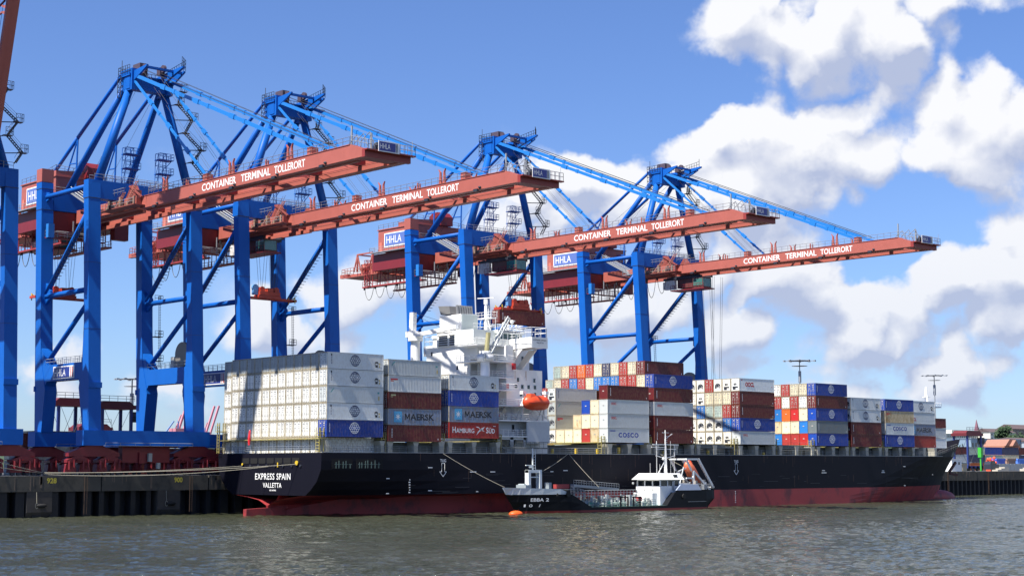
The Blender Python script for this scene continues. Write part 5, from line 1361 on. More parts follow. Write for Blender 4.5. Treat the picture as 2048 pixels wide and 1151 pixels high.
EZ = [-.6, 0, .42, .45, .8]
for side in (-1, 1):
    for i, x in enumerate(EST):
        top = ed(x); zs = EZ + [.8 + (min(top, 3.45) - .8) * .5, min(top, 3.45), top]
        for j, z in enumerate(zs):
            xx = max(x, 38.2 - max(0, z) * .68)
            if i == len(EST) - 1: xx = 89.2 - (0 if z > 2 else (2 - max(z, 0)) * .9)
            ids[side, i, j] = len(m.v); m.v.append((xx - EO[0], side * ehb(xx, z), z))
for side in (-1, 1):
    for i in range(len(EST) - 1):
        for j in range(7):
            q = (ids[side, i, j], ids[side, i + 1, j], ids[side, i + 1, j + 1], ids[side, i, j + 1])
            m.f.append(q if side == -1 else q[::-1]); m.m.append(1 if j < 3 else 2 if j == 6 and EST[i] < 50 else 0)
k = len(EST) - 1
for j in range(7): m.f.append((ids[-1, k, j], ids[1, k, j], ids[1, k, j + 1], ids[-1, k, j + 1])); m.m.append(1 if j < 3 else 0)
for i in range(k): m.f.append((ids[-1, i, 6], ids[-1, i + 1, 6], ids[1, i + 1, 6], ids[1, i, 6])); m.m.append(0 if EST[i] >= 74 or EST[i] < 53 else 3)
BLK = mat('tanker_black', (.006, .007, .010), .5, var=.3, spec=.2)
m.obj('hull', [BLK, mat('tanker_red', (.20, .015, .015), .5, var=.2), mat('bulwark_grey_white', (.66, .70, .70), .5, var=.08), mat('tanker_deck_green', (.05, .12, .10), .6, var=.3)], tk)
def ep(name, fn, mt=WHITE, par=tk, smooth=False):
    m_ = MB(EO); fn(m_)
    return m_.each(name, mt, par, smooth) if name in ('antenna', 'tank_hatch', 'deck_pipe', 'searchlight', 'deck_machinery', 'manifold_frame', 'deck_gear') else m_.obj(name, mt, par, smooth)
ya = EY - EB
def hull_text(m, s, xa, xb, z, h, bold):
    pa = Vector((xa, EY - ehb(xa, z + .2) - .06, z)); pb = Vector((xb, EY - ehb(xb, z + .2) - .06, z)); d = pb - pa
    up = Vector(((xa), EY - ehb(xa, z + h) - .06, z + h)) - pa
    put_text(m, s, pa, d.normalized(), up.normalized(), d.length, h, bold)
ep('tanker_name', lambda m: (hull_text(m, 'EBBA', 39.7, 42.2, 2.2, .62, .02), hull_text(m, '2', 42.6, 43.2, 2.2, .62, .02)), LETTER)
ep('draft_symbols', lambda m: (hull_text(m, '1', 38.7, 39.0, 1.2, .5, .05), hull_text(m, 'O', 39.6, 40.2, 1.2, .5, .02), hull_text(m, '/', 41.4, 41.7, 1.2, .5, .02)), LETTER)
fm = ep('foremast', lambda m: (m.box(40.5, 41.1, -7.2, -6.2, 4.3, 7.9), m.box(43.3, 43.9, -7.2, -6.2, 4.3, 7.9), m.box(40.5, 43.9, -7.15, -6.25, 7.4, 7.95), m.box(41.1, 43.3, -6.9, -6.4, 6.5, 6.7), m.tube((42.1, -6.6, 7.9), (42.1, -6.6, 11.9), .14, n=6), m.tube((42.8, -6.6, 7.9), (42.8, -6.6, 11.7), .07, n=4), [m.tube((42.1, -6.6, 8.3 + i * .5), (42.8, -6.6, 8.3 + i * .5), .05, n=3) for i in range(7)], m.box(40.3, 42.7, -6.8, -6.5, 8.7, 8.85), m.box(41.2, 41.8, -6.8, -6.5, 8.3, 8.7)), mat('foremast_grey_white', (.66, .70, .70), .5))
ep('winch', lambda m: (m.box(39.4, 40.8, -7.6, -5, 4.4, 5.2), m.box(44.9, 45.6, -8, -6.8, 4.2, 5.6), m.disc((40.0, -6, 5.0), .4, 'Y', 1.6)), mat('winch_grey', (.3, .34, .36), .5))
for x in (45.4, 43.9): ep('tyre_fender', lambda m: (ring(m, (x + 1.6, ya - .22, 3.55), (1, 0, 0), (0, 0, 1), .55, .6, .28, 14), m.tube((x + 1.6, ya - .2, 3.55), (x + 1.6, ya - .02, 3.55), .5, n=14)) if x > 45 else m.ball((x + .2, ya - .2, 3.35), .25, .15, .35), RUBBER)
ep('tyre_fender', lambda m: m.tube((79.2, ya - .25, 2.65), (79.2, ya, 2.65), .5, n=14), RUBBER)
# wheelhouse
wh = ep('wheelhouse', lambda m: (m.box(73.8, 79.6, -9.5, -3.1, 1.0, 4.7), m.box(74.0, 79.6, -9.4, -3.2, 5.75, 6.0), [m.box(x, x + .22, -9.5, -9.3, 4.7, 5.8) for x in (76.0, 77.9, 79.4)], [m.box(73.9, 74.1, y, y + .22, 4.7, 5.8) for y in (-9.5, -7.5, -5.4, -3.4)], m.box(79.6, 83.2, -9.0, -3.4, 3.9, 5.2), m.box(72.2, 73.8, -8.9, -3.7, 1.0, 3.4)))
ep('window', lambda m: m.box(74.06, 79.5, -9.4, -3.2, 4.7, 5.78), WINGL, wh)
ep('roof', lambda m: m.loft([[(72.9, -10.0, 5.95), (80.6, -10.0, 5.95), (80.6, -2.7, 5.95), (72.9, -2.7, 5.95)], [(74.2, -9.2, 7.2), (80.0, -9.2, 7.2), (80.0, -3.5, 7.2), (74.2, -3.5, 7.2)]]), WHITE, wh)
ep('roof_window', lambda m: m.box(77.7, 78.7, -9.76, -9.4, 6.3, 6.95), WINGL, wh)
ep('door', lambda m: m.box(77.3, 78.0, -9.55, -9.5, 3.9, 5.6), mat('door_grey', (.35, .37, .38), .5), wh)
ep('searchlight', lambda m: (m.ball((72.6, -3.4, 5.2), .25, .25, .25, 8, 6), m.ball((73.7, -7.6, 4.0), .1, .3, .3, 8, 6), m.ball((73.7, -5.4, 4.0), .1, .3, .3, 8, 6)), mat('lamp_grey', (.35, .36, .36), .4), wh)
def shift_x(m, dx, *_):
    m.v = [(x + dx, y, z) for x, y, z in m.v]
ms = ep('main_mast', lambda m: shift_x(m, .9, m.tube((78.3, -6.2, 7.2), (78.3, -6.2, 12.6), .36, .2, 8), m.tube((78.3, -6.2, 12.6), (78.3, -6.2, 15.8), .16, .1, 6), m.bar((74.6, -6.2, 12.9), (82.2, -6.2, 12.9), .2, .16), m.bar((75.6, -6.2, 12.0), (81.4, -6.2, 12.0), .14, .12), m.bar((75.4, -6.2, 10.7), (78.3, -6.2, 10.2), .14, .14), m.bar((81.2, -6.2, 10.7), (78.3, -6.2, 10.2), .14, .14), m.bar((81.0, -6.2, 10.6), (81.0, -6.2, 12.9), .1, .1), m.bar((75.7, -6.2, 10.6), (75.7, -6.2, 13.6), .1, .1), m.bar((74.2, -6.2, 12.4), (78, -6.2, 12.35), .25, .12), m.bar((76.2, -6.2, 7.3), (78.2, -6.2, 9.8), .14, .14), m.ball((77.6, -6.2, 10.1), .35, .3, .3), m.bar((77.4, -6.2, 15.3), (79.4, -6.2, 15.3), .08, .08), m.bar((78.6, -6.2, 14.2), (80.4, -6.2, 15.1), .07, .1), [m.tube((78.9, -6.2, 13.0 + i * .4), (78.3, -6.2, 13.0 + i * .4), .05, n=3) for i in range(5)]))
ep('antenna', lambda m: [m.tube((x, -6 - (x % 2), 7.2), (x, -6 - (x % 2), z), .06, n=4) for x, z in ((74.4, 9.2), (75.3, 12.6), (76.4, 11.6), (79.9, 11.4), (77.6, 13.7), (79.4, 13.6), (76.8, 9.0))], mat('antenna_grey', (.4, .4, .4), .5), ms)
ep('bulwark', lambda m: m.loft([[(77.0, ya - .02, 3.85), (84.6, ya - .02, 3.85), (84.6, ya + .2, 3.85), (77.0, ya + .2, 3.85)], [(78.5, ya + .05, 5.0), (83.6, ya + .05, 5.0), (83.6, ya + .3, 5.0), (78.5, ya + .3, 5.0)]]), mat('bulwark_blue_grey', (.38, .44, .56), .5))
ep('rubbing_strake', lambda m: m.box(80.6, 86.0, ya - .06, ya + .05, 1.55, 1.63), mat('strake_grey', (.2, .22, .23), .5))
dv = ep('lifeboat_davit', lambda m: shift_x(m, -1.3, [(m.bar((86.2, y, 3.9), (86.2, y, 7.6), .4, .4), m.bar((86.2, y, 7.6), (91.4, y, 3.6), .3, .35), m.bar((87.7, y, 10.0), (92.3, y, 4.2), .4, .45), m.bar((84.0, y, 10.0), (87.7, y, 10.0), .4, .35), m.bar((84.0, y, 10.0), (85.6, y, 7.7), .3, .35), m.bar((84.0, y, 6.2), (86.2, y, 6.2), .3, .3), m.bar((89.0, y, 4.0), (90.0, y, 5.3), .25, .3)) for y in (-8.6, -4.4)], m.bar((84.2, -8.6, 10), (84.2, -4.4, 10), .3, .3), m.bar((92.1, -8.6, 4.3), (92.1, -4.4, 4.3), .3, .3), m.bar((83.6, -7, 7.6), (85.8, -7, 8.2), .2, .2), m.bar((83.2, -7.4, 4.6), (84.6, -7.4, 8.4), .16, .16)), mat('davit_white_grey', (.62, .64, .64), .5))
b = ep('stern_railing', lambda m: (m.rail([(79, ya + .2, 3.9), (88.9, ya + .5, 3.9), (88.9, -2.5, 3.9)], h=1.1, step=1.3, r=.04, mids=2), m.box(87.0, 87.9, -9.6, -8.8, 3.9, 4.9)), STEEL)
ep('deck_machinery', lambda m: ([m.box(x, x + random.uniform(.3, .9), y, y + .5, 3.9, 3.9 + random.uniform(.6, 2.0)) for x, y in [(random.uniform(82, 89), random.uniform(-9.5, -3)) for _ in range(12)]]), mat('mixed_machinery', (.32, .30, .27), .6, var=.5, scale=2, dirt=(.4, .05, .03), dirt_amt=.6))
lb2 = empty('lifeboat', (86.9, -6.5, 7.0)); lb2.rotation_euler = (0, R(52), 0); tag(lb2, 'orange free-fall lifeboat tilted in the davit of the small tanker', 'lifeboat')
boat(MB(), 6.2, 2.3, 2.4).obj('boat_hull', mat('lifeboat_faded_orange', (.62, .14, .06), .5, var=.15), lb2, smooth=True)
b = MB(); b.ball((-2.1, 0, .75), .8, .6, .45); b.obj('helm_hatch', ORANGE, lb2)
# deck pipes, catwalk, hose crane
PIP = mat('pipe_grey_green', (.22, .30, .28), .5, var=.4, scale=1.5)
ep('deck_pipe', lambda m: ([m.tube((54, y, 1.3), (71, y, 1.3), .14, n=6) for y in (-9.4, -8.6, -7.8, -6.0, -4.6, -3.4)], [m.tube((x, -10.2, 1.6), (x, -2.6, 1.6), .15, n=6) for x in (56, 61.5, 62.4, 63.3, 66.4, 69.2)], [m.tube((x, -9.8, 1), (x, -9.8, 2.1), .13, n=6) for x in (56, 61.5, 62.4, 63.3, 66.4, 69.2, 58.4)]), PIP)
ep('valve', lambda m: [(m.tube((x, y, 1.0), (x, y, 1.0 + h), .18, n=6), m.disc((x, y, 1.1 + h), .28, 'Z', .08, 8)) for x, y, h in [(random.uniform(53.8, 70.5), random.uniform(-10, -3), random.uniform(.4, 1.5)) for _ in range(46)]], mat('valve_mixed', (.30, .34, .32), .5, var=.5, scale=1.0, dirt=(.45, .35, .05), dirt_amt=.6))
ep('deck_gear', lambda m: [m.box(x, x + random.uniform(.1, .8), y, y + .3, 1.0, 1.0 + random.uniform(.4, 2.3)) for x, y in [(random.uniform(54, 72.5), random.uniform(-10.2, -3)) for _ in range(60)]], mat('gear_pale', (.42, .45, .44), .5, var=.6, scale=.7, dirt=(.30, .06, .04), dirt_amt=.8, dirt_thr=.55))
ep('tank_hatch', lambda m: [m.tube((x, -5.4 + (i % 2) * 2.2 - 3.4, 1), (x, -5.4 + (i % 2) * 2.2 - 3.4, 1.9), .55, n=12) for i, x in enumerate((55.2, 57.6, 60, 64.8, 67.2, 70))], mat('hatch_green', (.06, .25, .20), .5))
ep('catwalk', lambda m: (m.box(53.0, 71, -6.7, -5.7, 2.9, 3.0), m.rail([(53, -6.7, 3.0), (71, -6.7, 3.0)], h=1.0, step=.9, r=.05, mids=1), m.rail([(53, -5.7, 3.0), (71, -5.7, 3.0)], h=1.0, step=.9, r=.04, mids=1), m.rail([(53.5, -9.9, 1.0), (72, -9.9, 1.0)], h=1.2, step=1.1, r=.045, mids=2), [m.bar((x, -6.2, 1), (x, -6.2, 2.9), .14, .14) for x in range(54, 71, 3)]), STEEL)
ep('gangway', lambda m: (m.bar((53.9, -5.0, 4.95), (66.4, -5.0, 4.1), .9, .5), m.rail([(53.9, -5.45, 5.2), (66.4, -5.45, 4.35)], h=.8, step=.7, r=.045, mids=1), m.bar((54.2, -5, 1.0), (54.2, -5, 4.8), .4, .4), m.box(50.2, 53.8, -6, -4, 4.55, 5.3) if False else None), STEEL)
ep('cargo_cradle', lambda m: (m.rail([(50.6, -8, 1.6), (54.0, -8, 1.0)], h=3.2, step=.8, r=.06, mids=3), m.box(50.4, 54.0, -7.6, -5.0, 4.2, 4.25)), STEEL)
ep('manifold_frame', lambda m: [(m.box(x, x + .25, -10.6, -10.4, .9, 2.8), m.box(x - .2, x + 2.2, -10.6, -10.4, 2.6, 2.8) if i % 2 == 0 else None) for i, x in enumerate((61.4, 63.4, 65.0, 66.8))], BLK)
ep('red_hose_box', lambda m: (m.box(68.2, 69.4, -8.8, -8, 1.9, 2.6), m.box(50.3, 53.6, -4.6, -3.6, 4.4, 5.2)), mat('faded_red', (.36, .05, .05), .6))
b = MB(); b.ball((33.6, -11.2, .12), 1.5, 1.0, .62, 14, 8); tag(b.obj('mooring_buoy', mat('buoy_orange', (.80, .10, .01), .5), smooth=True), 'bright orange buoy floating by the bow of the small tanker', 'buoy')

# ------------------------------------------------------------------ ropes
def rope(name, a, b_, sag, label, group, r=.05):
    a = Vector(a); b_ = Vector(b_); n = 14; m = MB()
    pts = [a.lerp(b_, i / n) - Vector((0, 0, sag * 4 * (i / n) * (1 - i / n))) for i in range(n + 1)]
    m.line([tuple(p) for p in pts], r, 5)
    return tag(m.obj(name, ROPE), label, 'rope', group)
RG = 'mooring ropes between ships and quay'
rope('mooring_rope', (-1.3, 7.0, 9.0), (-34.3, 35.0, 7.6), .45, 'thick pale mooring rope from the yellow roller on the stern to the left bollard', RG)
rope('mooring_rope', (-1.3, 24.0, 8.7), (-34.3, 35.0, 7.5), .3, 'pale mooring rope from the far side of the ship stern to the left bollard', RG)
rope('mooring_rope', (-1.3, 15.5, 8.6), (-34.3, 35.1, 7.3), .8, 'sagging mooring rope from the middle of the stern to the left bollard', RG)
rope('mooring_rope', (-34.3, 35.2, 7.6), (-62, 31, 14.5), .4, 'pale rope running from the left bollard out of the left picture edge, upper of two', RG)
rope('mooring_rope', (-34.3, 35.3, 7.5), (-62, 31.5, 11.9), .4, 'pale rope running from the left bollard out of the left picture edge, lower of two', RG)
rope('mooring_rope', (25.9, -.1, 10.9), (35.4, -6.2, 4.8), .25, 'rope from the black ship down to the tip of the small tanker bow', RG, .05)
rope('mooring_rope', (57.7, -.1, 11.0), (45.2, -6.0, 7.7), .2, 'rope from the black ship down left to the tanker foremast', RG, .05)
rope('mooring_rope', (57.9, -.1, 11.0), (60.2, -6.0, 4.6), .15, 'rope from the black ship down right to the tanker gangway', RG, .05)
rope('mooring_rope', (84.5, -.1, 11.0), (87.0, -6.0, 7.8), .1, 'rope from the black ship down to the tanker davit', RG, .05)

# ------------------------------------------------------------------ terminal behind: straddle carriers, lamps, yard stacks
def carrier(x, y, label, rot=0, s=1.0, zb=7, L=8.0, W=4.6, Hh=15.2, dark=True):
    r = empty('straddle_carrier', (x, y, zb)); r.rotation_euler = (0, 0, rot); tag(r, label, 'straddle carrier', 'straddle carriers on the terminal')
    m = MB()
    for sy in (0, W):
        for sx in (.3, L - .9): m.box(sx, sx + .6, sy, sy + .5, 1.4, Hh - 1.6)
        m.box(0, L, sy, sy + .6, .9, 1.7)
    m.obj('leg_frame', mat('carrier_blue', (.02, .04, .18), .5), r)
    m = MB(); m.box(-.4, L + .4, -.1, W + .7, Hh - 1.9, Hh - 1.0); m.prism([(-.2, Hh - 1.0), (.8, Hh - .2), (L - 1, Hh - .2), (L, Hh - 1.0)], 'Y', .2, W + .2); m.obj('top_frame', mat('carrier_red', (.13, .018, .022), .5, var=.2), r)
    m = MB()
    for sy in (0, W):
        m.tube((1, sy, 1.6), (L - 1, sy, Hh - 2), .05, n=3); m.tube((L - 1, sy, 1.6), (1, sy, Hh - 2), .05, n=3)
    m.each('cross_brace', CABLE, r)
    m = MB()
    for sy in (.25, W + .25):
        for i in range(4): m.disc((1 + i * (L - 2) / 3, sy, .8), .8, 'Y', .5, 14)
    m.each('wheel', RUBBER, r)
    m = MB(); m.box(L - .2, L + 1.6, .2, 1.8, Hh - 4.6, Hh - 2.4); m.rail([(L - .3, 0, Hh - 4.6), (L + 1.8, 0, Hh - 4.6), (L + 1.8, 2.2, Hh - 4.6)], r=.07); m.rail([(0, 0, Hh - .2), (L, 0, Hh - .2)], r=.06); m.obj('cabin', DSTEEL, r)
    return r
carrier(-7.2, 85, 'straddle carrier seen between the legs of the leftmost whole crane', Hh=16.1, L=7.4)
carrier(2.8, 85, 'straddle carrier with a cabin at its right end, beside the left lamp mast', Hh=15.7, L=8.0)
carrier(303, 62, 'red and blue straddle carrier beyond the ship bow', Hh=13.4, L=9.5, W=5)
carrier(309, 84, 'dark red straddle carrier partly hidden behind the ship bow', Hh=15.0, L=7)
carrier(19, 125, 'small distant straddle carrier behind the left lamp mast', Hh=12, L=8)


def yard_box(x, y, z, c, label, L=12.19, H=2.6, end='front', rot=0):
    r = build_container(x, y, z, H, c, end, label, 'containers stacked in the yard', None)
    r.rotation_euler = (0, 0, rot); r.scale = (L / 12.19, 1, 1); return r
# dark red row of stacks behind the crane legs
n = 0
for i in range(5):
    for t in range(3):
        yard_box(-20 + i * 12.6, 73.4, 7.02 + t * 2.75, 'dark red', 'dark red yard container, %s in the %s of five stacks behind the blue crane legs' % (['bottom', 'middle', 'top'][t], ['first', 'second', 'third', 'fourth', 'fifth'][i]), H=2.73)
LC = [('light blue', 'cream', 'slate grey'), ('navy', 'slate grey', 'slate grey'), ('reefer white', 'reefer white', 'reefer white'), ('cream', 'bright red', 'orange'), ('slate grey', 'cream', 'cream')]
for i, cs in enumerate(LC):
    for t, c in enumerate(cs[::-1]):
        yard_box(-18.6, 71.6 + (4 - i) * 2.55, 7.02 + t * 2.9, c, '%s yard container, %s tier, row %d from the river, between the two leftmost cranes' % (c, ['bottom', 'middle', 'top'][t], 5 - i), L=12.19, H=2.88, end='reefer_b' if c == 'reefer white' else 'plaindoor')
YC = [(373.4, ['dark red', 'white', 'dark red'][::-1]), (386.6, ['slate grey', 'navy', 'green grey'])]
RC = [['slate grey', 'light grey', 'dark red'], ['orange', 'navy', 'blue'], ['tan', 'green grey', 'blue'], ['tan', 'cream', 'navy'], ['slate grey', 'navy', 'dark red'], ['slate grey', 'blue', 'slate grey'], ['navy', 'dark red', 'blue']]
for i, cs in enumerate(RC):
    for t, c in enumerate(cs):
        if i == 1 and t == 2: c = 'green grey'
        yard_box(366.0 + i * 12.6, 108, 7.02 + t * 3.0, c, '%s yard container beyond the bow, %s tier, stack %d from the left' % (c, ['bottom', 'middle', 'top'][t], i + 1), H=2.95)


def lamp_mast(x, y, h, label, wide=4.4):
    r = empty('lamp_mast', (x, y, 7)); tag(r, label, 'lamp mast', 'tall lamp masts on the terminal')
    m = MB(); m.tube((0, 0, 0), (0, 0, h), .34, .16, 8); m.obj('pole', STEEL, r)
    m = MB(); m.disc((0, 0, h - .1), wide * .7, 'Z', .1, 16); m.disc((0, 0, h - 1.9), wide * .5, 'Z', .08, 14); m.box(-.35, .35, -.35, .35, h - 7.5, h - 3.6)
    for k in range(10):
        a = k * math.pi / 5; m.box(wide * math.cos(a) - .35, wide * math.cos(a) + .35, wide * math.sin(a) - .3, wide * math.sin(a) + .3, h - .3, h)
        m.bar((0, 0, h - .1), (wide * math.cos(a), wide * math.sin(a), h - .15), .12, .12)
    m.obj('lamp_ring', mat('lamp_grey_dark', (.26, .28, .31), .5), r)
lamp_mast(35.1, 130, 23.2, 'tall lamp mast with a flat ring of lamps between the first two cranes', 4.0)
lamp_mast(277.6, 110, 37.5, 'tall lamp mast rising behind the containers with orange and blue ends', 5.4)
lamp_mast(360.2, 110, 35.6, 'tall lamp mast rising by the last low container stack at the bow', 4.6)
lamp_mast(-9, 240, 12, 'low distant lamp mast above the yard containers at the left', 2.0)
# ship mast behind the bow stack
b = MB((268.9, 55, 7)); b.tube((268.9, 55, 7), (268.9, 55, 27), 1.4, 1.1, 10); b.box(265.5, 272.5, 52, 58, 26.6, 27.0); b.tube((268.9, 55, 27), (268.9, 55, 33.2), .9, .25, 8); b.box(267.4, 270.6, 54.6, 55.4, 29.8, 30.0); b.rail([(265.5, 52, 27), (272.5, 52, 27)], r=.08)
tag(b.obj('signal_mast', WHITE, loc=(268.9, 55, 7)), 'white ship mast top showing above the white container at the bow', 'mast')
# quay clutter at the right
b = MB((261.4, 42, 7)); b.box(261.4, 266.8, 42, 46, 7, 10.6); b.box(261.2, 267, 41.8, 46.2, 10.6, 10.75); hut = b.obj('quay_hut', WHITE, loc=(261.4, 42, 7)); tag(hut, 'small white hut on the quay beside the ship bow', 'hut')
b = MB((261.4, 42, 7)); b.box(265.0, 265.7, 41.93, 42.0, 9.0, 9.8); b.obj('window', WINGL, hut)
b = MB((270, 44, 7)); b.box(270, 273, 44, 46, 7, 9.1); b.box(269.8, 273.2, 43.8, 46.2, 9.1, 9.3); b.box(270.4, 272.6, 43.94, 44, 7.2, 8.4); tag(b.obj('switch_cabinet', mat('cabinet_tan', (.42, .36, .25), .7), loc=(270, 44, 7)), 'tan cabinet standing on the quay right of the white hut', 'cabinet')
b = MB((290, 46, 7)); b.box(290, 295, 46, 48.4, 7.5, 9.1); b.prism([(290, 9.1), (293.4, 9.1), (293, 10.1), (290.6, 10.1)], 'Y', 46.1, 48.3); cr = b.obj('parked_van', mat('van_dark', (.03, .035, .05), .3), loc=(290, 46, 7)); tag(cr, 'dark van parked on the quay below the straddle carrier', 'van')
b = MB((290, 46, 7)); [b.disc((q, 46.1, 7.45), .42, 'Y', .3, 12) for q in (291.1, 294.0)]; b.each('wheel', RUBBER, cr)
b = MB((290, 46, 7)); b.box(290.8, 292.9, 46.03, 46.1, 9.2, 9.9); b.obj('window', WINGL, cr)
b = MB((312, 60, 7)); 
for q in range(22): b.box(312 + q * 2.4, 314.2 + q * 2.4, 60, 60.3, 7.1, 9.4)
tag(b.obj('barrier_fence', mat('fence_grey', (.34, .36, .36), .6), loc=(312, 60, 7)), 'grey panel fence on the quay at the right picture edge', 'fence')
for i, (x, c, l) in enumerate(((331, (.10, .16, .62), 'violet blue covered crate stack behind the grey fence'), (338, (.32, .20, .15), 'brown crate stack behind the grey fence'), (345, (.10, .24, .70), 'light blue covered crate stack behind the grey fence'))):
    b = MB((x, 68, 7)); b.box(x, x + 5.6, 68, 71, 7, 10.6); b.box(x - .15, x + 5.75, 67.85, 71.15, 10.6, 11.2); b.box(x + .5, x + 1.2, 67.8, 68, 7.2, 10.4); tag(b.obj('covered_crates', mat('cover_%d' % i, c, .6), loc=(x, 68, 7)), l, 'crates')
p_ = MB((298, 57, 7)); p_.box(303, 304.1, 57, 58.2, 11.4, 14.6); p_.box(303.3, 303.7, 57.3, 57.7, 7, 11.4); tag(p_.obj('signal_cabinet', mat('bright_green', (.05, .40, .04), .5), loc=(298, 57, 7)), 'bright green panel box in front of the straddle carrier', 'box')
p_ = MB((296, 50, 7)); [p_.ball((296 + random.uniform(0, 4.5), 50 + random.uniform(0, 2), 10.5 + random.uniform(-1.2, 1.2)), .5, .5, .5, 8, 6) for _ in range(9)]; p_.box(297, 299.6, 50.2, 51.8, 7, 10.4); tag(p_.obj('buoy_pile', mat('pile_orange_red', (.75, .10, .04), .5), loc=(296, 50, 7)), 'heap of orange-red floats on the quay before the straddle carrier', 'buoys')
p_ = MB((284, 45, 7)); [p_.box(284 + i * 5.5, 286.5 + i * 5.5, 40 + (i % 3) * 2, 42 + (i % 3) * 2, 7, 7.5 + (i * 37 % 5) * .2) for i in range(9)]; tag(p_.obj('dunnage', mat('dunnage_pale', (.48, .44, .36), .8), loc=(284, 45, 7)), 'pale timber and slabs lying along the right quay edge', 'timber')

# ------------------------------------------------------------------ far shore: buildings, trees, church, distant cranes
def building(name, x0, x1, y, z0, z1, m_, label, rows, cols_, d=14, roof=None):
    o = MB((x0, y, z0)); o.box(x0, x1, y, y + d, z0, z1); o.box(x0 - .3, x1 + .3, y - .3, y + d + .3, z1, z1 + .4); o = o.obj('building', m_, loc=(x0, y, z0)); o.name = name; tag(o, label, 'building')
    w = (x1 - x0) / cols_; h = (z1 - z0) / rows
    for r_ in range(rows):
        wm = MB((x0, y, z0))
        for c_ in range(cols_): wm.box(x0 + w * (c_ + .28), x0 + w * (c_ + .72), y - .06, y, z0 + h * (r_ + .3), z0 + h * (r_ + .75))
        wm.obj('window_row', WINGL, o)
    if roof:
        rm = MB((x0, y, z0)); rm.prism([(y - .5, z1 + .4), (y + d + .5, z1 + .4), (y + d / 2, z1 + roof)], 'X', x0 - .5, x1 + .5); rm.obj('roof', mat('roof_dark', (.10, .07, .07), .8), o)
    return o
HILL = mat('hill_green', (.03, .055, .02), .9, var=.3, scale=.02)
hm = MB(); hm.loft([[(560, 330, 6.5), (3000, 330, 6.5), (3000, 3000, 6.5), (560, 3000, 6.5)], [(660, 420, 23), (3000, 420, 23), (3000, 3000, 40), (900, 3000, 40)]]); tag(hm.obj('hill', HILL), kind='structure')
WB = mat('building_cream_white', (.62, .60, .54), .8, var=.06)
building('apartment_building', 845, 880, 405, 22, 34.2, WB, 'long cream white building on the far hill left of the church spire', 4, 14)
building('apartment_building', 828, 846, 400, 22, 31.5, WB, 'lower white building at the left end of the far hill row', 3, 7)
building('apartment_building', 880, 915, 395, 22, 33, WB, 'white building with dark windows on the far hill beside the big round tree', 4, 8, roof=3.2)
building('apartment_building', 955, 985, 420, 22, 37, mat('building_brown', (.25, .18, .16), .8), 'brown gabled house on the far hill at the right picture edge', 4, 6, roof=4)
gh = building('glass_hall', 615, 668, 250, 7, 23.5, mat('hall_glass_blue', (.22, .30, .38), .2, var=.25, scale=.1), 'long glass fronted hall behind the yard containers on the right', 2, 16, d=30)
gh2 = building('glass_hall', 668, 720, 245, 7, 22, mat('hall_glass_pale', (.36, .42, .48), .2, var=.25, scale=.1), 'pale glass hall with sloping roof ribs at the right picture edge', 2, 10, d=30, roof=3)
rh = MB((598, 220, 7)); rh.box(598, 614, 220, 232, 7, 19.3); rh = rh.obj('brick_house', mat('brick_orange', (.40, .17, .10), .8), loc=(598, 220, 7)); tag(rh, 'house with orange-red tiled gable roof behind the yard containers', 'house')
rm = MB((598, 220, 7)); rm.prism([(598, 19.2), (612, 19.2), (608, 22.8), (602.5, 22.8)], 'Y', 219.4, 232.6); rm.prism([(602, 19.2), (609, 19.2), (605.5, 22.4)], 'Y', 217.5, 219.5); rm.obj('roof', mat('roof_orange', (.28, .14, .10), .8, var=.15), rh)
rm = MB((598, 220, 7)); [rm.box(600 + i * 3.4, 601.4 + i * 3.4, 219.93, 220, 16, 18) for i in range(4)]; rm.obj('window_row', WINGL, rh)
ch = MB((1372, 700, 30)); ch.box(1369.5, 1374.5, 700, 705, 30, 46); cho = ch.obj('church', mat('church_brick', (.25, .10, .09), .8), loc=(1372, 700, 30)); tag(cho, 'church tower with thin pointed spire on the horizon', 'church')
ch = MB((1372, 700, 30)); ch.loft([[(1370.0, 700.2, 46), (1374.0, 700.2, 46), (1374.0, 704.8, 46), (1370.0, 704.8, 46)], [(1371.9, 702.4, 59), (1372.1, 702.4, 59), (1372.1, 702.6, 59), (1371.9, 702.6, 59)]]); ch.obj('spire', mat('spire_red', (.20, .09, .12), .7), cho)
ch = MB((1372, 700, 30)); [ch.box(1371.4, 1372.6, 699.9, 700, z, z + 2) for z in (34, 40)]; ch.obj('window', WINGL, cho)

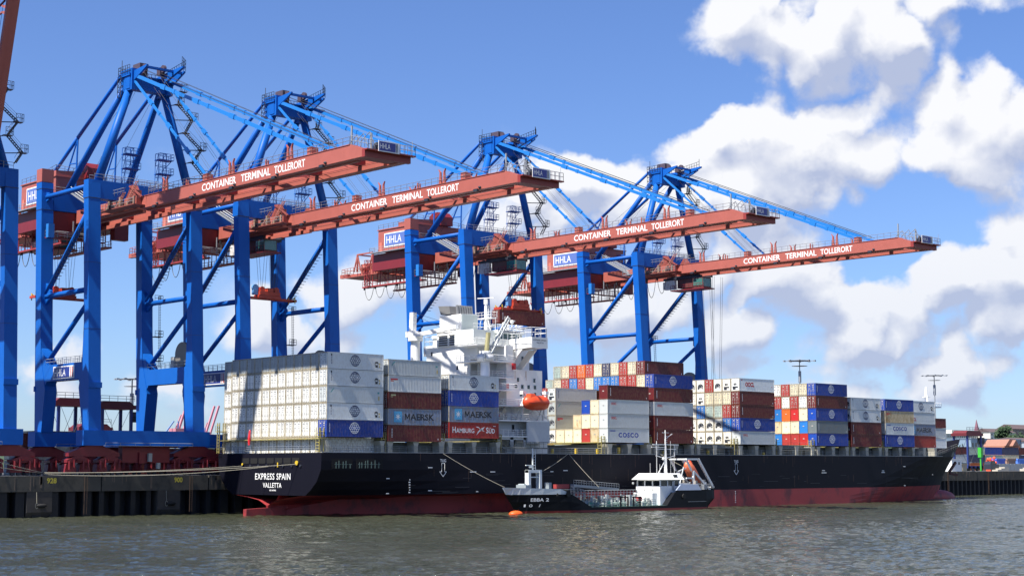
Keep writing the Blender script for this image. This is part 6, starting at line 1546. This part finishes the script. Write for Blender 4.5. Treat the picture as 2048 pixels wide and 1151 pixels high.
LEAF = {k: mat('foliage_' + k, c, .8, var=.35, scale=.5) for k, c in (('dark', (.022, .048, .018)), ('mid', (.035, .075, .022)), ('light', (.055, .10, .03)))}
def tree(x, y, z, h, w, label, shade='mid', nleaf=900, group='trees on the far shore'):
    r = empty('tree', (x, y, z)); tag(r, label, 'tree', group)
    m = MB(); m.tube((0, 0, 0), (0, 0, h * .45), w * .05, w * .03, 7)
    for k in range(5): a = k * 1.3; m.tube((0, 0, h * .35), (w * .3 * math.cos(a), w * .3 * math.sin(a), h * .65), w * .025, w * .01, 5)
    m.obj('trunk', mat('bark', (.06, .045, .03), .9), r)
    m = MB(); cl = [(random.gauss(0, w * .2), random.gauss(0, w * .2), h * random.uniform(.38, .85), random.uniform(.14, .26) * w) for _ in range(16)]
    s = w * .035
    for i in range(nleaf):
        c = random.choice(cl); a, bb = random.uniform(0, 6.28), random.uniform(-1, 1); q = c[3] * random.uniform(.65, 1.08)
        p = Vector((c[0] + q * math.cos(a) * math.sqrt(1 - bb * bb), c[1] + q * math.sin(a) * math.sqrt(1 - bb * bb), c[2] + q * bb))
        u = Vector((random.gauss(0, 1), random.gauss(0, 1), random.gauss(0, 1))).normalized(); v = u.orthogonal().normalized()
        m.cur = random.randrange(3); m.add([tuple(p - u * s - v * s), tuple(p + u * s - v * s * .6), tuple(p + u * s * .8 + v * s), tuple(p - u * s * .7 + v * s)], [(0, 1, 2, 3)])
    sh = {'dark': ['dark', 'dark', 'mid'], 'mid': ['dark', 'mid', 'mid'], 'light': ['mid', 'mid', 'light']}[shade]
    m.obj('crown', [LEAF[q] for q in sh], r); return r
tree(735, 300, 12, 23, 13, 'large round dark tree standing above the far roofs at the right', 'dark', 2600)
tree(757, 310, 12, 17, 11, 'green tree behind the brown roof at the right picture edge', 'mid', 1200)
tree(772, 305, 12, 20, 12, 'dark tree at the right picture edge behind the glass hall', 'dark', 1200)
tree(790, 330, 12, 20, 16, 'dark tree just outside the right picture edge', 'dark', 700)
for i, (x, h) in enumerate(((612, 13), (622, 15), (632, 14), (642, 13), (653, 12))):
    tree(x, 262 + i * 3, 8, h, 15, 'green tree in the row behind the bow, %s from the left' % ['first', 'second', 'third', 'fourth', 'fifth'][i], ['mid', 'dark', 'mid', 'mid', 'light'][i], 900)
def far_crane(x, y, label, up=True, s=1.0):
    r = empty('distant_crane', (x, y, 7)); r.scale = (s, s, s); tag(r, label, 'crane', 'distant harbour cranes')
    m = MB(); 
    for a in (-6, 6):
        for q in (-8, 8): m.bar((a * 1.3, q, 0), (a * .6, q * .6, 22), 1.0, 1.0)
    m.bar((-7, -6, 14), (7, -6, 14), .8, .8); m.bar((-14, 0, 16), (-3, 0, 30), .7, .7); m.bar((0, 0, 22), (0, 0, 30), .9, .9); m.obj('portal', mat('far_blue', (.16, .26, .48), .6), r)
    m = MB(); m.box(-4, 5, -4, 4, 21, 25.5)
    if up: m.bar((2, -3, 24), (9.5, -3, 46), 1.2, 1.2); m.bar((2, 3, 24), (9.5, 3, 46), 1.2, 1.2); m.bar((-4, 0, 20), (2, 0, 34), .6, .6)
    else: m.bar((-20, 0, 23), (26, 0, 25), 1.3, 1.3)
    m.obj('boom', mat('far_red', (.50, .20, .24), .6), r); return r
far_crane(327, 600, 'small distant crane with two raised red jibs seen under the second crane', True, .95)
far_crane(316, 640, 'small distant crane at the left of the raised red jibs', False, .62)
far_crane(296, 520, 'distant pinkish red crane just left of the white container wall', True, .75)
far_crane(700, 380, 'distant red crane behind the ship bow', False, .5)
